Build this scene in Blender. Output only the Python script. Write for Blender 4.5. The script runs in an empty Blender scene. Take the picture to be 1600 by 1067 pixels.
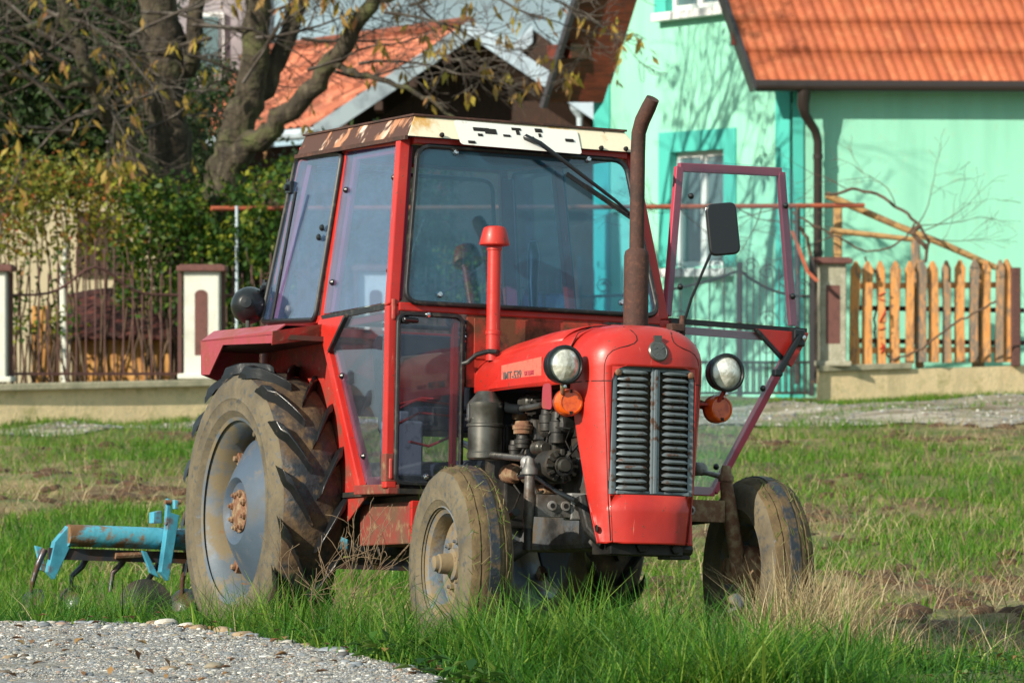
import bpy, math, random
import numpy as np
from mathutils import Vector, Matrix
random.seed(7); RNG = np.random.default_rng(11)
PI = math.pi
sc = bpy.context.scene
COL = sc.collection

# ------------------------------------------------------------------ camera, world, sun
CH = 1.42
FPX = 6202.7
cam = bpy.data.objects.new('camera', bpy.data.cameras.new('camera'))
COL.objects.link(cam); sc.camera = cam
cam.location = (0, 0, CH); cam.rotation_euler = (PI/2, 0, 0)
cam.data.sensor_width = 36.0; cam.data.lens = 36.0*FPX/1600
cam.data.shift_y = -33.5/1600
cam.data.clip_start = 0.1; cam.data.clip_end = 3000
cam.data.dof.use_dof = True; cam.data.dof.focus_distance = 15.0; cam.data.dof.aperture_fstop = 8.5

SUN_AZ, SUN_EL = math.radians(46), math.radians(27)    # sun behind the camera, to the left
world = bpy.data.worlds.new('World'); sc.world = world; world.use_nodes = True
wn = world.node_tree.nodes; wl = world.node_tree.links
wn.clear()
sky = wn.new('ShaderNodeTexSky'); sky.sky_type = 'NISHITA'; sky.sun_disc = False
sky.sun_elevation = SUN_EL; sky.sun_rotation = PI + SUN_AZ
sky.air_density = 1.0; sky.dust_density = 1.5; sky.ozone_density = 1.5
# thin procedural clouds mixed into the sky
tc = wn.new('ShaderNodeTexCoord'); nz = wn.new('ShaderNodeTexNoise'); nz.inputs['Scale'].default_value = 5; nz.inputs['Detail'].default_value = 6
mp = wn.new('ShaderNodeMapping'); mp.inputs['Scale'].default_value = (1, 1, 3)
rp = wn.new('ShaderNodeValToRGB'); rp.color_ramp.elements[0].position = .30; rp.color_ramp.elements[1].position = .62
mx = wn.new('ShaderNodeMixRGB'); mx.inputs[2].default_value = (10.5, 14.0, 14.6, 1)
bg = wn.new('ShaderNodeBackground'); bg.inputs[1].default_value = 0.05
wo = wn.new('ShaderNodeOutputWorld')
wl.new(tc.outputs['Generated'], mp.inputs[0]); wl.new(mp.outputs[0], nz.inputs['Vector']); wl.new(nz.outputs[0], rp.inputs[0])
wl.new(rp.outputs[0], mx.inputs[0]); wl.new(sky.outputs[0], mx.inputs[1]); wl.new(mx.outputs[0], bg.inputs[0]); wl.new(bg.outputs[0], wo.inputs[0])

sl = bpy.data.lights.new('sun', 'SUN'); sl.energy = 5.0; sl.angle = math.radians(0.5); sl.color = (1.0, .91, .76)
sun = bpy.data.objects.new('sun', sl); COL.objects.link(sun)
SDIR = Vector((-math.sin(SUN_AZ)*math.cos(SUN_EL), -math.cos(SUN_AZ)*math.cos(SUN_EL), math.sin(SUN_EL)))
sun.rotation_euler = SDIR.to_track_quat('Z', 'Y').to_euler()
sc.view_settings.view_transform = 'Standard'; sc.view_settings.look = 'None'
sc.view_settings.exposure = 0.36; sc.view_settings.gamma = 1.0

# ------------------------------------------------------------------ helpers
def W(px, py, d):
    return np.array([(px-800)*d/FPX, d, CH+(500-py)*d/FPX])

def nrm(v):
    v = np.asarray(v, float); n = np.linalg.norm(v)
    return v/n if n > 1e-9 else v

class M:
    def __init__(s): s.v = []; s.f = []; s.n = 0
    def add(s, vs, fs):
        vs = np.asarray(vs, float); s.v.append(vs)
        s.f.extend([tuple(i+s.n for i in f) for f in fs]); s.n += len(vs); return s
    def box(s, c, size, R=None):
        x, y, z = [q/2 for q in size]
        p = np.array([[-x,-y,-z],[x,-y,-z],[x,y,-z],[-x,y,-z],[-x,-y,z],[x,-y,z],[x,y,z],[-x,y,z]])
        if R is not None: p = p@np.asarray(R).T
        return s.add(p+np.asarray(c), [(3,2,1,0),(4,5,6,7),(0,1,5,4),(1,2,6,5),(2,3,7,6),(3,0,4,7)])
    def bar(s, a, b, w, h=None, up=(0,0,1)):
        a = np.asarray(a, float); b = np.asarray(b, float); h = h or w
        d = nrm(b-a); u = np.asarray(up, float)
        if abs(d@u) > .98: u = np.array([1., 0, 0])
        x = nrm(np.cross(u, d)); y = np.cross(d, x)
        return s.box((a+b)/2, (w, h, np.linalg.norm(b-a)), np.stack([x, y, d], 1))
    def prism(s, poly, off):
        poly = np.asarray(poly, float); n = len(poly)
        c = np.cross(poly[1]-poly[0], poly[2]-poly[1])
        v = np.concatenate([poly, poly+np.asarray(off, float)])
        fs = [tuple(range(n))[::-1], tuple(range(n, 2*n))]
        fs += [(i, (i+1) % n, n+(i+1) % n, n+i) for i in range(n)]
        return s.add(v, fs)
    def tube(s, pts, r, n=8, cap=True, flat=1.0):
        pts = [np.asarray(p, float) for p in pts]; m = len(pts)
        rr = r if hasattr(r, '__len__') else [r]*m
        vs = []; px = None
        for i, p in enumerate(pts):
            t = nrm(pts[min(i+1, m-1)]-pts[max(i-1, 0)])
            if px is None:
                u = np.array([0, 0, 1.]) if abs(t[2]) < .9 else np.array([1., 0, 0])
                x = nrm(np.cross(u, t))
            else: x = nrm(px-t*(px@t))
            px = x; y = np.cross(t, x)
            for k in range(n):
                a = 2*PI*k/n; vs.append(p+rr[i]*(math.cos(a)*x+flat*math.sin(a)*y))
        fs = [(i*n+k, i*n+(k+1) % n, (i+1)*n+(k+1) % n, (i+1)*n+k) for i in range(m-1) for k in range(n)]
        if cap: fs += [tuple(range(n))[::-1], tuple(range((m-1)*n, m*n))]
        return s.add(vs, fs)
    def lathe(s, prof, c, ax=(0,0,1), n=32):
        """prof: list of (radius, height along ax)"""
        a = nrm(ax); u = np.array([1., 0, 0]) if abs(a[0]) < .9 else np.array([0, 0, 1.])
        x = nrm(np.cross(a, u)); y = np.cross(a, x); c = np.asarray(c, float)
        vs = []
        for r, h in prof:
            for k in range(n):
                t = 2*PI*k/n; vs.append(c+a*h+max(r, 1e-4)*(math.cos(t)*x+math.sin(t)*y))
        fs = [(i*n+k, i*n+(k+1) % n, (i+1)*n+(k+1) % n, (i+1)*n+k) for i in range(len(prof)-1) for k in range(n)]
        return s.add(vs, fs)
    def sphere(s, c, r, n=12, sq=(1,1,1)):
        prof = [(math.sin(PI*i/n), -math.cos(PI*i/n)) for i in range(n+1)]
        k = s.n; s.lathe(prof, (0, 0, 0), (0, 0, 1), n*2)
        s.v[-1] = s.v[-1]*np.asarray(sq)*r+np.asarray(c); return s
    def grid(s, P, cx=False):
        """P: (a,b,3) array of points"""
        P = np.asarray(P, float); a, b = P.shape[:2]
        fs = [(i*b+j, i*b+(j+1) % b, (i+1)*b+(j+1) % b, (i+1)*b+j) for i in range(a-1) for j in range(b if cx else b-1)]
        return s.add(P.reshape(-1, 3), fs)
    def build(s, name, mat, parent=None, smooth=None, bevel=0, solid=0, **kw):
        me = bpy.data.meshes.new(name)
        v = np.concatenate(s.v) if s.v else np.zeros((0, 3))
        me.from_pydata(v.tolist(), [], s.f); me.update()
        o = bpy.data.objects.new(name, me); COL.objects.link(o)
        if mat: me.materials.append(mat)
        if smooth is not None and len(me.polygons):
            me.polygons.foreach_set('use_smooth', [True]*len(me.polygons))
            me.set_sharp_from_angle(angle=math.radians(smooth))
        if solid:
            q = o.modifiers.new('solid', 'SOLIDIFY'); q.thickness = solid; q.offset = 0
        if bevel:
            q = o.modifiers.new('bevel', 'BEVEL'); q.width = bevel; q.segments = 2; q.limit_method = 'ANGLE'; q.angle_limit = math.radians(40)
        if parent: o.parent = parent
        return tag(o, **kw) if kw else o

def fast_mesh(name, V, F, mat, attr=None, smooth=False):
    """V (n,3), F (m,k) numpy arrays"""
    me = bpy.data.meshes.new(name); n, m, k = len(V), len(F), F.shape[1]
    me.vertices.add(n); me.vertices.foreach_set('co', V.astype(np.float32).ravel())
    me.loops.add(m*k); me.loops.foreach_set('vertex_index', F.astype(np.int32).ravel())
    me.polygons.add(m); me.polygons.foreach_set('loop_start', np.arange(0, m*k, k, dtype=np.int32))
    me.update(calc_edges=True)
    if smooth: me.polygons.foreach_set('use_smooth', [True]*m)
    if attr is not None:
        a = me.attributes.new('tint', 'FLOAT', 'POINT'); a.data.foreach_set('value', attr.astype(np.float32))
    o = bpy.data.objects.new(name, me); COL.objects.link(o); me.materials.append(mat)
    return o

def tag(o, label=None, cat=None, group=None, kind=None):
    if label: o['label'] = label
    if cat: o['category'] = cat
    if group: o['group'] = group
    if kind: o['kind'] = kind
    return o

def thing(name, label, cat, loc=(0, 0, 0), group=None, kind=None):
    o = bpy.data.objects.new(name, None); COL.objects.link(o); o.location = loc
    return tag(o, label, cat, group, kind)

# ------------------------------------------------------------------ materials
def srgb(r, g, b):
    f = lambda c: (c/255/12.92) if c/255 <= .04045 else ((c/255+.055)/1.055)**2.4
    return (f(r), f(g), f(b))

def mat(name, col, *a_, tint=None, **k_):
    m = mat0(name, col, *a_, **k_)
    if tint:
        N = m.node_tree.nodes; L = m.node_tree.links; p = N['Principled BSDF']; src = p.inputs['Base Color'].links[0].from_socket
        at = N.new('ShaderNodeAttribute'); at.attribute_name = 'tint'; x = N.new('ShaderNodeMixRGB'); x.blend_type = 'MULTIPLY'; x.inputs[0].default_value = 1
        r = N.new('ShaderNodeValToRGB'); r.color_ramp.elements[0].color = (*tint[0], 1); r.color_ramp.elements[1].color = (*tint[1], 1)
        L.new(at.outputs['Fac'], r.inputs[0]); L.new(src, x.inputs[1]); L.new(r.outputs[0], x.inputs[2]); L.new(x.outputs[0], p.inputs['Base Color'])
    return m

def mat0(name, col, rough=.6, metal=0, layers=(), bump=0, bscale=40, spec=.5, coat=0, coord='Object', alpha=None, transl=0, btype='noise'):
    """layers: (colour, scale, threshold, softness[, stretch, roughness]) noise patches over the base"""
    m = bpy.data.materials.new(name); m.use_nodes = True; N = m.node_tree.nodes; L = m.node_tree.links
    p = N['Principled BSDF']; p.inputs['Roughness'].default_value = rough; p.inputs['Metallic'].default_value = metal
    p.inputs['Specular IOR Level'].default_value = spec; p.inputs['Coat Weight'].default_value = coat
    t = N.new('ShaderNodeTexCoord'); src = None
    rgb = N.new('ShaderNodeRGB'); rgb.outputs[0].default_value = (*col, 1); src = rgb.outputs[0]; rsrc = None
    for i, l in enumerate(layers):
        c2, s, th, so = l[:4]; st = l[4] if len(l) > 4 else (1, 1, 1)
        mpn = N.new('ShaderNodeMapping'); mpn.inputs['Scale'].default_value = st; mpn.inputs['Location'].default_value = (i*3.1, i*7.7, i*1.3)
        n = N.new('ShaderNodeTexNoise'); n.inputs['Scale'].default_value = s; n.inputs['Detail'].default_value = 8; n.inputs['Roughness'].default_value = .62
        r = N.new('ShaderNodeMapRange'); r.inputs[1].default_value = th-so; r.inputs[2].default_value = th+so
        x = N.new('ShaderNodeMixRGB'); x.inputs[2].default_value = (*c2, 1)
        L.new(t.outputs[coord], mpn.inputs[0]); L.new(mpn.outputs[0], n.inputs['Vector']); L.new(n.outputs[0], r.inputs[0]); L.new(r.outputs[0], x.inputs[0]); L.new(src, x.inputs[1]); src = x.outputs[0]
        if len(l) > 5:
            q = N.new('ShaderNodeMix'); q.inputs[3].default_value = l[5]
            L.new(r.outputs[0], q.inputs[0])
            if rsrc is None: q.inputs[2].default_value = rough
            else: L.new(rsrc, q.inputs[2])
            rsrc = q.outputs[0]
    L.new(src, p.inputs['Base Color'])
    if rsrc is not None: L.new(rsrc, p.inputs['Roughness'])
    if bump:
        n = N.new('ShaderNodeTexNoise'); n.inputs['Scale'].default_value = bscale; n.inputs['Detail'].default_value = 6
        b = N.new('ShaderNodeBump'); b.inputs['Strength'].default_value = 1.0; b.inputs['Distance'].default_value = bump
        L.new(t.outputs[coord], n.inputs['Vector']); L.new(n.outputs[0], b.inputs['Height']); L.new(b.outputs[0], p.inputs['Normal'])
    if transl:
        tr = N.new('ShaderNodeBsdfTranslucent'); ms = N.new('ShaderNodeMixShader'); ms.inputs[0].default_value = transl
        L.new(src, tr.inputs[0]); L.new(p.outputs[0], ms.inputs[1]); L.new(tr.outputs[0], ms.inputs[2]); L.new(ms.outputs[0], N['Material Output'].inputs[0])
    return m

def leafmat(name, c1, c2, c3=None, transl=.35, scale=.5, rough=.5):
    """colour driven by a per-leaf random value stored on the mesh"""
    m = bpy.data.materials.new(name); m.use_nodes = True; N = m.node_tree.nodes; L = m.node_tree.links
    p = N['Principled BSDF']; p.inputs['Roughness'].default_value = rough; p.inputs['Specular IOR Level'].default_value = .3
    a = N.new('ShaderNodeAttribute'); a.attribute_name = 'tint'
    r = N.new('ShaderNodeValToRGB'); e = r.color_ramp.elements
    e[0].color = (*c1, 1); e[1].color = (*(c3 or c2), 1); e[1].position = 1
    if c3: k = e.new(.55); k.color = (*c2, 1)
    L.new(a.outputs['Fac'], r.inputs[0]); L.new(r.outputs[0], p.inputs['Base Color'])
    tr = N.new('ShaderNodeBsdfTranslucent'); ms = N.new('ShaderNodeMixShader'); ms.inputs[0].default_value = transl
    L.new(r.outputs[0], tr.inputs[0]); L.new(p.outputs[0], ms.inputs[1]); L.new(tr.outputs[0], ms.inputs[2]); L.new(ms.outputs[0], N['Material Output'].inputs[0])
    return m

def glassmat(name, tint, refl=.06, dust_sheen=.08, dust_sheen_col=(.5, .6, .7)):
    m = bpy.data.materials.new(name); m.use_nodes = True; N = m.node_tree.nodes; L = m.node_tree.links
    N.remove(N['Principled BSDF'])
    tr = N.new('ShaderNodeBsdfTransparent'); tr.inputs[0].default_value = (*tint, 1)
    gl = N.new('ShaderNodeBsdfGlossy'); gl.inputs['Roughness'].default_value = .015
    df = N.new('ShaderNodeBsdfDiffuse'); df.inputs[0].default_value = (*dust_sheen_col, 1)  # film of dust whose blue tint also paints in sky reflection
    fr = N.new('ShaderNodeFresnel'); ge = N.new('ShaderNodeNewGeometry'); io = N.new('ShaderNodeMapRange'); io.inputs[3].default_value = 1.52; io.inputs[4].default_value = 1/1.52; L.new(ge.outputs['Backfacing'], io.inputs[0]); L.new(io.outputs[0], fr.inputs[0])
    ad = N.new('ShaderNodeMath'); ad.operation = 'ADD'; ad.inputs[1].default_value = refl; L.new(fr.outputs[0], ad.inputs[0])
    t = N.new('ShaderNodeTexCoord'); n = N.new('ShaderNodeTexNoise'); n.inputs['Scale'].default_value = 9; n.inputs['Detail'].default_value = 10; n.inputs['Roughness'].default_value = .7
    L.new(t.outputs['Object'], n.inputs['Vector'])
    r = N.new('ShaderNodeMapRange'); r.inputs[1].default_value = .3; r.inputs[2].default_value = .75; r.inputs[3].default_value = dust_sheen*.5; r.inputs[4].default_value = dust_sheen*1.6
    L.new(n.outputs[0], r.inputs[0])
    m1 = N.new('ShaderNodeMixShader'); m2 = N.new('ShaderNodeMixShader')
    L.new(ad.outputs[0], m1.inputs[0]); L.new(tr.outputs[0], m1.inputs[1]); L.new(gl.outputs[0], m1.inputs[2])
    L.new(r.outputs[0], m2.inputs[0]); L.new(m1.outputs[0], m2.inputs[1]); L.new(df.outputs[0], m2.inputs[2])
    L.new(m2.outputs[0], N['Material Output'].inputs[0])
    return m

RED = (.50, .018, .011)
mRed = mat('red_paint', RED, .38, layers=[((.54, .048, .030), 2.2, .57, .14, (1,1,1), .5), ((.44, .028, .02), 7, .58, .08, (1,1,1), .42), ((.42, .02, .015), 3, .55, .12), ((.10, .05, .03), 50, .66, .025), ((.62, .14, .10), 70, .68, .03, (1, 1, .12)), ((.14, .07, .04), 6, .72, .03), ((.13, .045, .025), 14, .72, .03)], bump=.004, bscale=6, coat=.12)
mRedOld = mat('worn_red_paint', (.40, .03, .022), .5, layers=[((.16, .05, .03), 9, .55, .1, (1,1,1), .8), ((.30, .16, .10), 30, .66, .05, (1,1,1), .8)], bump=.001, bscale=40)
mRedRust = mat('rusty_red_panel', (.42, .035, .02), .5, layers=[((.13, .045, .02), 6, .50, .06, (1,1,1), .85), ((.05, .02, .012), 14, .58, .08, (1,1,1), .9)], bump=.001, bscale=60)
mFender = mat('faded_fender_paint', (.33, .03, .045), .38, layers=[((.26, .05, .03), 7, .58, .08, (1,1,1), .6), ((.35, .2, .15), 60, .68, .03)], coat=.2)
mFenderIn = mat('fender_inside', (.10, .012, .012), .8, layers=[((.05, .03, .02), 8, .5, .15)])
mWhiteRust = mat('white_rusty_roof', (.78, .70, .52), .5, layers=[((.60, .34, .10), 6, .60, .06, (1,1,.6)), ((.09, .035, .02), 6, .66, .015, (1,1,.6), .8)], bump=.001, bscale=50)
mRustRoof = mat('rusty_roof_side', (.75, .62, .5), .5, layers=[((.45, .20, .10), 4.5, .41, .04, (1.2,1,.5)), ((.075, .032, .022), 4.5, .43, .02, (1.2,1,.5), .8)], bump=.0015, bscale=60)
mRustDark = mat('dark_rust', (.065, .028, .020), .8, layers=[((.12, .05, .03), 60, .6, .1), ((.03, .018, .015), 8, .55, .1)], bump=.002, bscale=90)
mBlack = mat('black_rubber', (.012, .013, .015), .45, layers=[((.06, .055, .045), 30, .62, .08)])
mBlackPl = mat('black_plastic', (.010, .012, .014), .28)
mMaroon = mat('maroon_frame', (.40, .040, .075), .5)
mSteel = mat('steel', (.35, .35, .34), .35, .9, layers=[((.10, .08, .06), 12, .55, .1)])
mChrome = mat('chrome', (.7, .7, .7), .12, 1)
mGrille = mat('grey_grille_metal', (.175, .21, .23), .42, .3, layers=[((.10, .05, .03), 25, .60, .05, (1,1,1), .8), ((.28, .30, .31), 60, .68, .05)], bump=.0006, bscale=60)
mEngine = mat('oily_engine_metal', (.045, .043, .04), .5, .4, layers=[((.12, .09, .06), 9, .58, .1, (1,1,1), .8), ((.01, .01, .01), 5, .5, .15)], bump=.002, bscale=40)
mEngineGrey = mat('grey_painted_engine', (.10, .12, .14), .5, .2, layers=[((.11, .08, .05), 12, .5, .12, (1,1,1), .8), ((.02, .02, .02), 6, .56, .1)], bump=.002, bscale=50)
mAxle = mat('grey_axle', (.36, .36, .35), .5, .3, layers=[((.10, .06, .04), 10, .56, .1, (1,1,1), .8), ((.02, .02, .02), 20, .66, .06)], bump=.001, bscale=50)
mSteelCan = mat('air_cleaner_steel', (.16, .155, .14), .32, .7, layers=[((.05, .045, .035), 10, .55, .15)])
MUD = (.24, .16, .075)
mTyreWall = mat('muddy_sidewall', (.150, .122, .076), .88, layers=[((.085, .070, .048), 6, .52, .12), ((.06, .065, .07), 34, .60, .07, (1,1,1), .5)], bump=.003, bscale=60)
mTyreTread = mat('muddy_rubber', (.020, .024, .030), .42, layers=[((.070, .042, .022), 5, .50, .07, (1,1,1), .9), ((.14, .088, .042), 18, .58, .08, (1,1,1), .9), ((.05, .08, .015), 40, .70, .03, (1,1,1), .8)], bump=.008, bscale=26)
mFrontTread = mat('muddy_front_rubber', (.075, .050, .024), .9, layers=[((.13, .09, .04), 14, .55, .1, (1,1,1), .9), ((.02,.024,.03), 9, .62, .03, (1,1,1), .4), ((.07, .10, .02), 36, .66, .04, (1,1,1), .8)], bump=.008, bscale=30)
mLug = mat('wet_black_lug', (.010, .011, .013), .28, layers=[((.10, .06, .03), 14, .68, .06, (1,1,1), .9)], bump=.001, bscale=60)
mRim = mat('grey_rim', (.11, .135, .165), .5, .1, layers=[((.19, .15, .09), 7, .50, .07, (1,1,1), .85), ((.22, .10, .04), 20, .67, .04, (1,1,1), .85)], bump=.001, bscale=60)
mRimMud = mat('muddy_rim', (.11, .15, .20), .5, .1, layers=[((.22, .165, .095), 9, .47, .06, (1,1,1), .9), ((.12, .07, .04), 22, .65, .05, (1,1,1), .9)], bump=.002, bscale=60)
mDisc = mat('blue_grey_disc', (.070, .10, .15), .52, .1, layers=[((.12, .11, .09), 4, .56, .08, (1,1,1), .8), ((.20, .16, .10), 11, .62, .06, (1,1,1), .85), ((.07, .10, .14), 4, .5, .15)], bump=.0006, bscale=60)
mHubRust = mat('rusty_hub', (.18, .08, .042), .8, layers=[((.30, .22, .13), 30, .55, .1), ((.09, .04, .03), 12, .6, .08)], bump=.002, bscale=80)
mGlass = glassmat('windscreen_glass', (.55, .80, .95), .05, .055, (.14, .40, .56))  # blue film colour, here and on side glass, imitates mirrored sky
mGlassSide = glassmat('side_glass', (.78, .84, 1.0), .06, .045, (.26, .48, .85))
mGlassDoor = glassmat('door_glass', (.88, .95, .97), .01, .03, (.5, .6, .65))
mGlassDirty = glassmat('dirty_glass', (.70, .74, .84), .02, .05, (.30, .36, .42))
mLens = mat('headlight_lens', (.80, .79, .70), .12, .25, layers=[((.42, .40, .32), 30, .5, .12), ((.95, .95, .9), 18, .6, .06)], coat=1, bump=.004, bscale=45)
mLamp = mat('lamp_reflector', (.8, .78, .7), .15, .8)
mOrange = mat('orange_lens', (.75, .11, .008), .22, layers=[((.45, .04, .004), 30, .56, .1)], coat=.6)
mBrown = mat('brown_paint', (.13, .05, .035), .7, layers=[((.09, .035, .025), 30, .5, .1)])
mText = mat('decal_letters', (.10, .09, .09), .6)
mDecal = mat('faded_decal', (.56, .14, .10), .55, layers=[((.5, .06, .04), 40, .62, .10)])
mRedMud = mat('muddy_red', (.24, .028, .022), .7, layers=[((.12, .06, .035), 7, .50, .12, (1,1,1), .9), ((.22, .15, .08), 25, .60, .08, (1,1,1), .9)], bump=.002, bscale=40)
mWhitePlate = mat('white_plate', (.74, .74, .70), .4, layers=[((.5, .42, .3), 14, .66, .06)])
mHole = mat('dark_hole', (.008, .006, .005), .8)
mRadiator = mat('dusty_radiator', (.035, .024, .014), .9, layers=[((.16, .12, .06), 60, .60, .06)])
mTan = mat('tan_seat_vinyl', (.30, .22, .12), .6, layers=[((.14, .10, .06), 6, .55, .1)])
mDarkInt = mat('dark_interior', (.015, .017, .022), .6)
mLiner = mat('roof_liner', (.02, .025, .05), .8)
mWhiteBox = mat('white_canister', (.36, .37, .36), .6, layers=[((.2, .2, .2), 20, .6, .05)])
mBlue = mat('blue_implement_paint', (.08, .40, .55), .5, layers=[((.15, .065, .03), 12, .60, .05, (1,1,1), .85), ((.03, .18, .27), 5, .5, .15)], bump=.001, bscale=50)
mBlueRust = mat('half_rusted_blue_paint', (.08, .36, .48), .5, layers=[((.16, .08, .035), 6, .54, .05, (1,1,2), .85), ((.24, .14, .06), 25, .6, .08, (1,1,1), .9)], bump=.002, bscale=50)
mShare = mat('worn_plough_steel', (.07, .075, .09), .35, .6, layers=[((.10, .05, .03), 10, .52, .08, (1,1,1), .85)])

# ------------------------------------------------------------------ ground shape
TR = Matrix(((0.41891047795773645, 0.9078897242668281, 0.015819608968732364, -.419),
             (-0.9054015331734734, 0.4163115738000203, 0.08326306052070197, 16.585),
             (0.06900779075107845, -0.04920286669344631, 0.9964020286635322, 0.0),
             (0, 0, 0, 1)))
TRn = np.array(TR)
def TW(p):    # tractor coordinates to world
    return TRn[:3, :3]@np.asarray(p, float)+TRn[:3, 3]
def ss(a, b, x):
    t = np.clip((x-a)/(b-a), 0, 1); return t*t*(3-2*t)
GE = np.array([(-30, 16.6), (-1.96, 15.15), (-1.35, 14.95), (-.95, 14.35), (-.60, 13.55), (-.30, 12.8), (.0, 11.5), (.4, 9)])   # edge of the gravel road
def gravel_d(x):    # depth of the gravel edge at x
    return np.interp(x, GE[:, 0], GE[:, 1])
def gz(x, y, rough=True):
    x = np.asarray(x, float); y = np.asarray(y, float)
    plane = -(.0158*(x+.419)+.0833*(y-16.585))/.9964
    near = np.minimum(plane, .27)
    far = -.10+(y-18)/25.0*(.45+.012*x)
    far = np.where(y > 43, .35+.022*x+.005*(y-43), far); far = np.where(y > 60, .43+.022*np.clip(x,-20,20), far)
    t = ss(16.8, 20, y); z = near*(1-t)+far*t
    g = gravel_d(x)
    bank = ss(.30, -.05, y-g)
    z = z*(1-bank)+(.292+.012*np.clip(x, -8, 2))*bank
    if rough:
        inf = 1-bank
        z = z+inf*ss(14, 22, y)*ss(60, 42, y)*(.05*np.sin(y*1.9+x*.6)*np.sin(x*1.3-y*.4)+.02*np.sin(x*4.1+y*2.3))
        z = z+inf*.012*np.sin(x*7+y*3)*np.sin(y*8-x*2)
        z = z+bank*.006*np.sin(x*9)*np.sin(y*11+x*3)
    return z

mGround = mat('field_soil', (.10, .12, .025), .95, layers=[((.30, .225, .11), 1.3, .50, .10, (1,.5,1)), ((.10, .050, .024), 1.1, .53, .05, (1,.6,1)), ((.05, .10, .015), 2.5, .56, .1), ((.10, .06, .035), 14, .62, .08)], bump=.05, bscale=9)
mVergeSoil = mat('gravel_bed', (.24, .24, .235), .95, layers=[((.17, .15, .12), 4, .58, .1), ((.34, .32, .28), 45, .55, .08), ((.07, .06, .05), 80, .58, .06)], bump=.012, bscale=70)
mPath = mat('gravel_track', (.36, .315, .25), .95, layers=[((.46, .42, .36), 30, .5, .1), ((.13, .10, .06), 3, .58, .06, (.25,1,1)), ((.10, .12, .03), 1.6, .58, .06, (.3,2,1)), ((.20, .16, .11), 1.2, .55, .1, (.2,2,1))], bump=.03, bscale=25)

def ground_grid(xs, ys, fn):
    X, Y = np.meshgrid(xs, ys, indexing='ij'); Z = fn(X, Y)
    V = np.stack([X, Y, Z], -1).reshape(-1, 3); a, b = len(xs), len(ys)
    i = (np.arange(a-1)[:, None]*b+np.arange(b-1)[None]).ravel()
    return V, np.stack([i, i+b, i+b+1, i+1], 1)
xs = np.concatenate([np.linspace(-1200, -12, 14), np.linspace(-9, 9, 260), np.linspace(12, 1200, 14)])
ys = np.concatenate([np.linspace(-1200, 8, 12), np.linspace(9, 20, 170), np.linspace(20.1, 48, 200), np.linspace(50, 80, 12), np.linspace(100, 2000, 14)])
V, F = ground_grid(xs, ys, lambda x, y: gz(x, y))
g = fast_mesh('ground', V, F, mGround, smooth=True); g['kind'] = 'structure'; g['label'] = 'rough grassy field with soil and stubble'
# gravel road in the foreground
ts = np.linspace(0, 1, 40); gx_ = np.concatenate([np.linspace(-30, -3.2, 20), np.linspace(-3, .35, 140)])
P = []
for x in gx_:
    e = gravel_d(x)+.05+.06*math.sin(x*9)+.04*math.sin(x*23)
    P.append([[x, e-(e-6)*t**1.5, 0] for t in ts])
P = np.array(P); P[..., 2] = gz(P[..., 0], P[..., 1])+.006
a, b = P.shape[:2]; i = (np.arange(a-1)[:, None]*b+np.arange(b-1)[None]).ravel()
o = fast_mesh('gravel_road', P.reshape(-1, 3), np.stack([i+1, i+b+1, i+b, i], 1), mVergeSoil, smooth=True); o['kind'] = 'structure'
# track in front of the fences
def FL(x): return 43+ (x+3.36)*(3.3/7.13)     # depth of the fence line at x
P = []
for x in np.linspace(-40, 40, 300):
    e = FL(np.clip(x, -12, 12))
    P.append([[x, e-.55-.65*ss(-3, 4, x)-.08*math.sin(x*1.7)-(1.8+3.8*ss(-2, 5, x)+.25*math.sin(x*2.1+1)+.15*math.sin(x*5.3))*t, 0] for t in np.linspace(0, 1, 24)])
P = np.array(P); tt = np.linspace(0, 1, 24); P[..., 2] = gz(P[..., 0], P[..., 1])+.020
a, b = P.shape[:2]; i = (np.arange(a-1)[:, None]*b+np.arange(b-1)[None]).ravel()
o = fast_mesh('path', P.reshape(-1, 3), np.stack([i+1, i+b+1, i+b, i], 1), mPath, smooth=True); o['kind'] = 'structure'

# ------------------------------------------------------------------ pebbles, grass, straw
def ico():
    t = (1+5**.5)/2
    v = np.array([[-1,t,0],[1,t,0],[-1,-t,0],[1,-t,0],[0,-1,t],[0,1,t],[0,-1,-t],[0,1,-t],[t,0,-1],[t,0,1],[-t,0,-1],[-t,0,1]], float)
    v /= np.linalg.norm(v[0])
    f = [(0,11,5),(0,5,1),(0,1,7),(0,7,10),(0,10,11),(1,5,9),(5,11,4),(11,10,2),(10,7,6),(7,1,8),(3,9,4),(3,4,2),(3,2,6),(3,6,8),(3,8,9),(4,9,5),(2,4,11),(6,2,10),(8,6,7),(9,8,1)]
    v = list(map(tuple, v)); ff = []; mid = {}
    def m_(a, b):
        k = (min(a, b), max(a, b))
        if k not in mid:
            p = (np.array(v[a])+np.array(v[b]))/2; v.append(tuple(p/np.linalg.norm(p))); mid[k] = len(v)-1
        return mid[k]
    for a, b, c in f:
        x, y, z = m_(a, b), m_(b, c), m_(c, a); ff += [(a,x,z),(b,y,x),(c,z,y),(x,y,z)]
    return np.array(v), np.array(ff)
IV, IF = ico()
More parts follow.
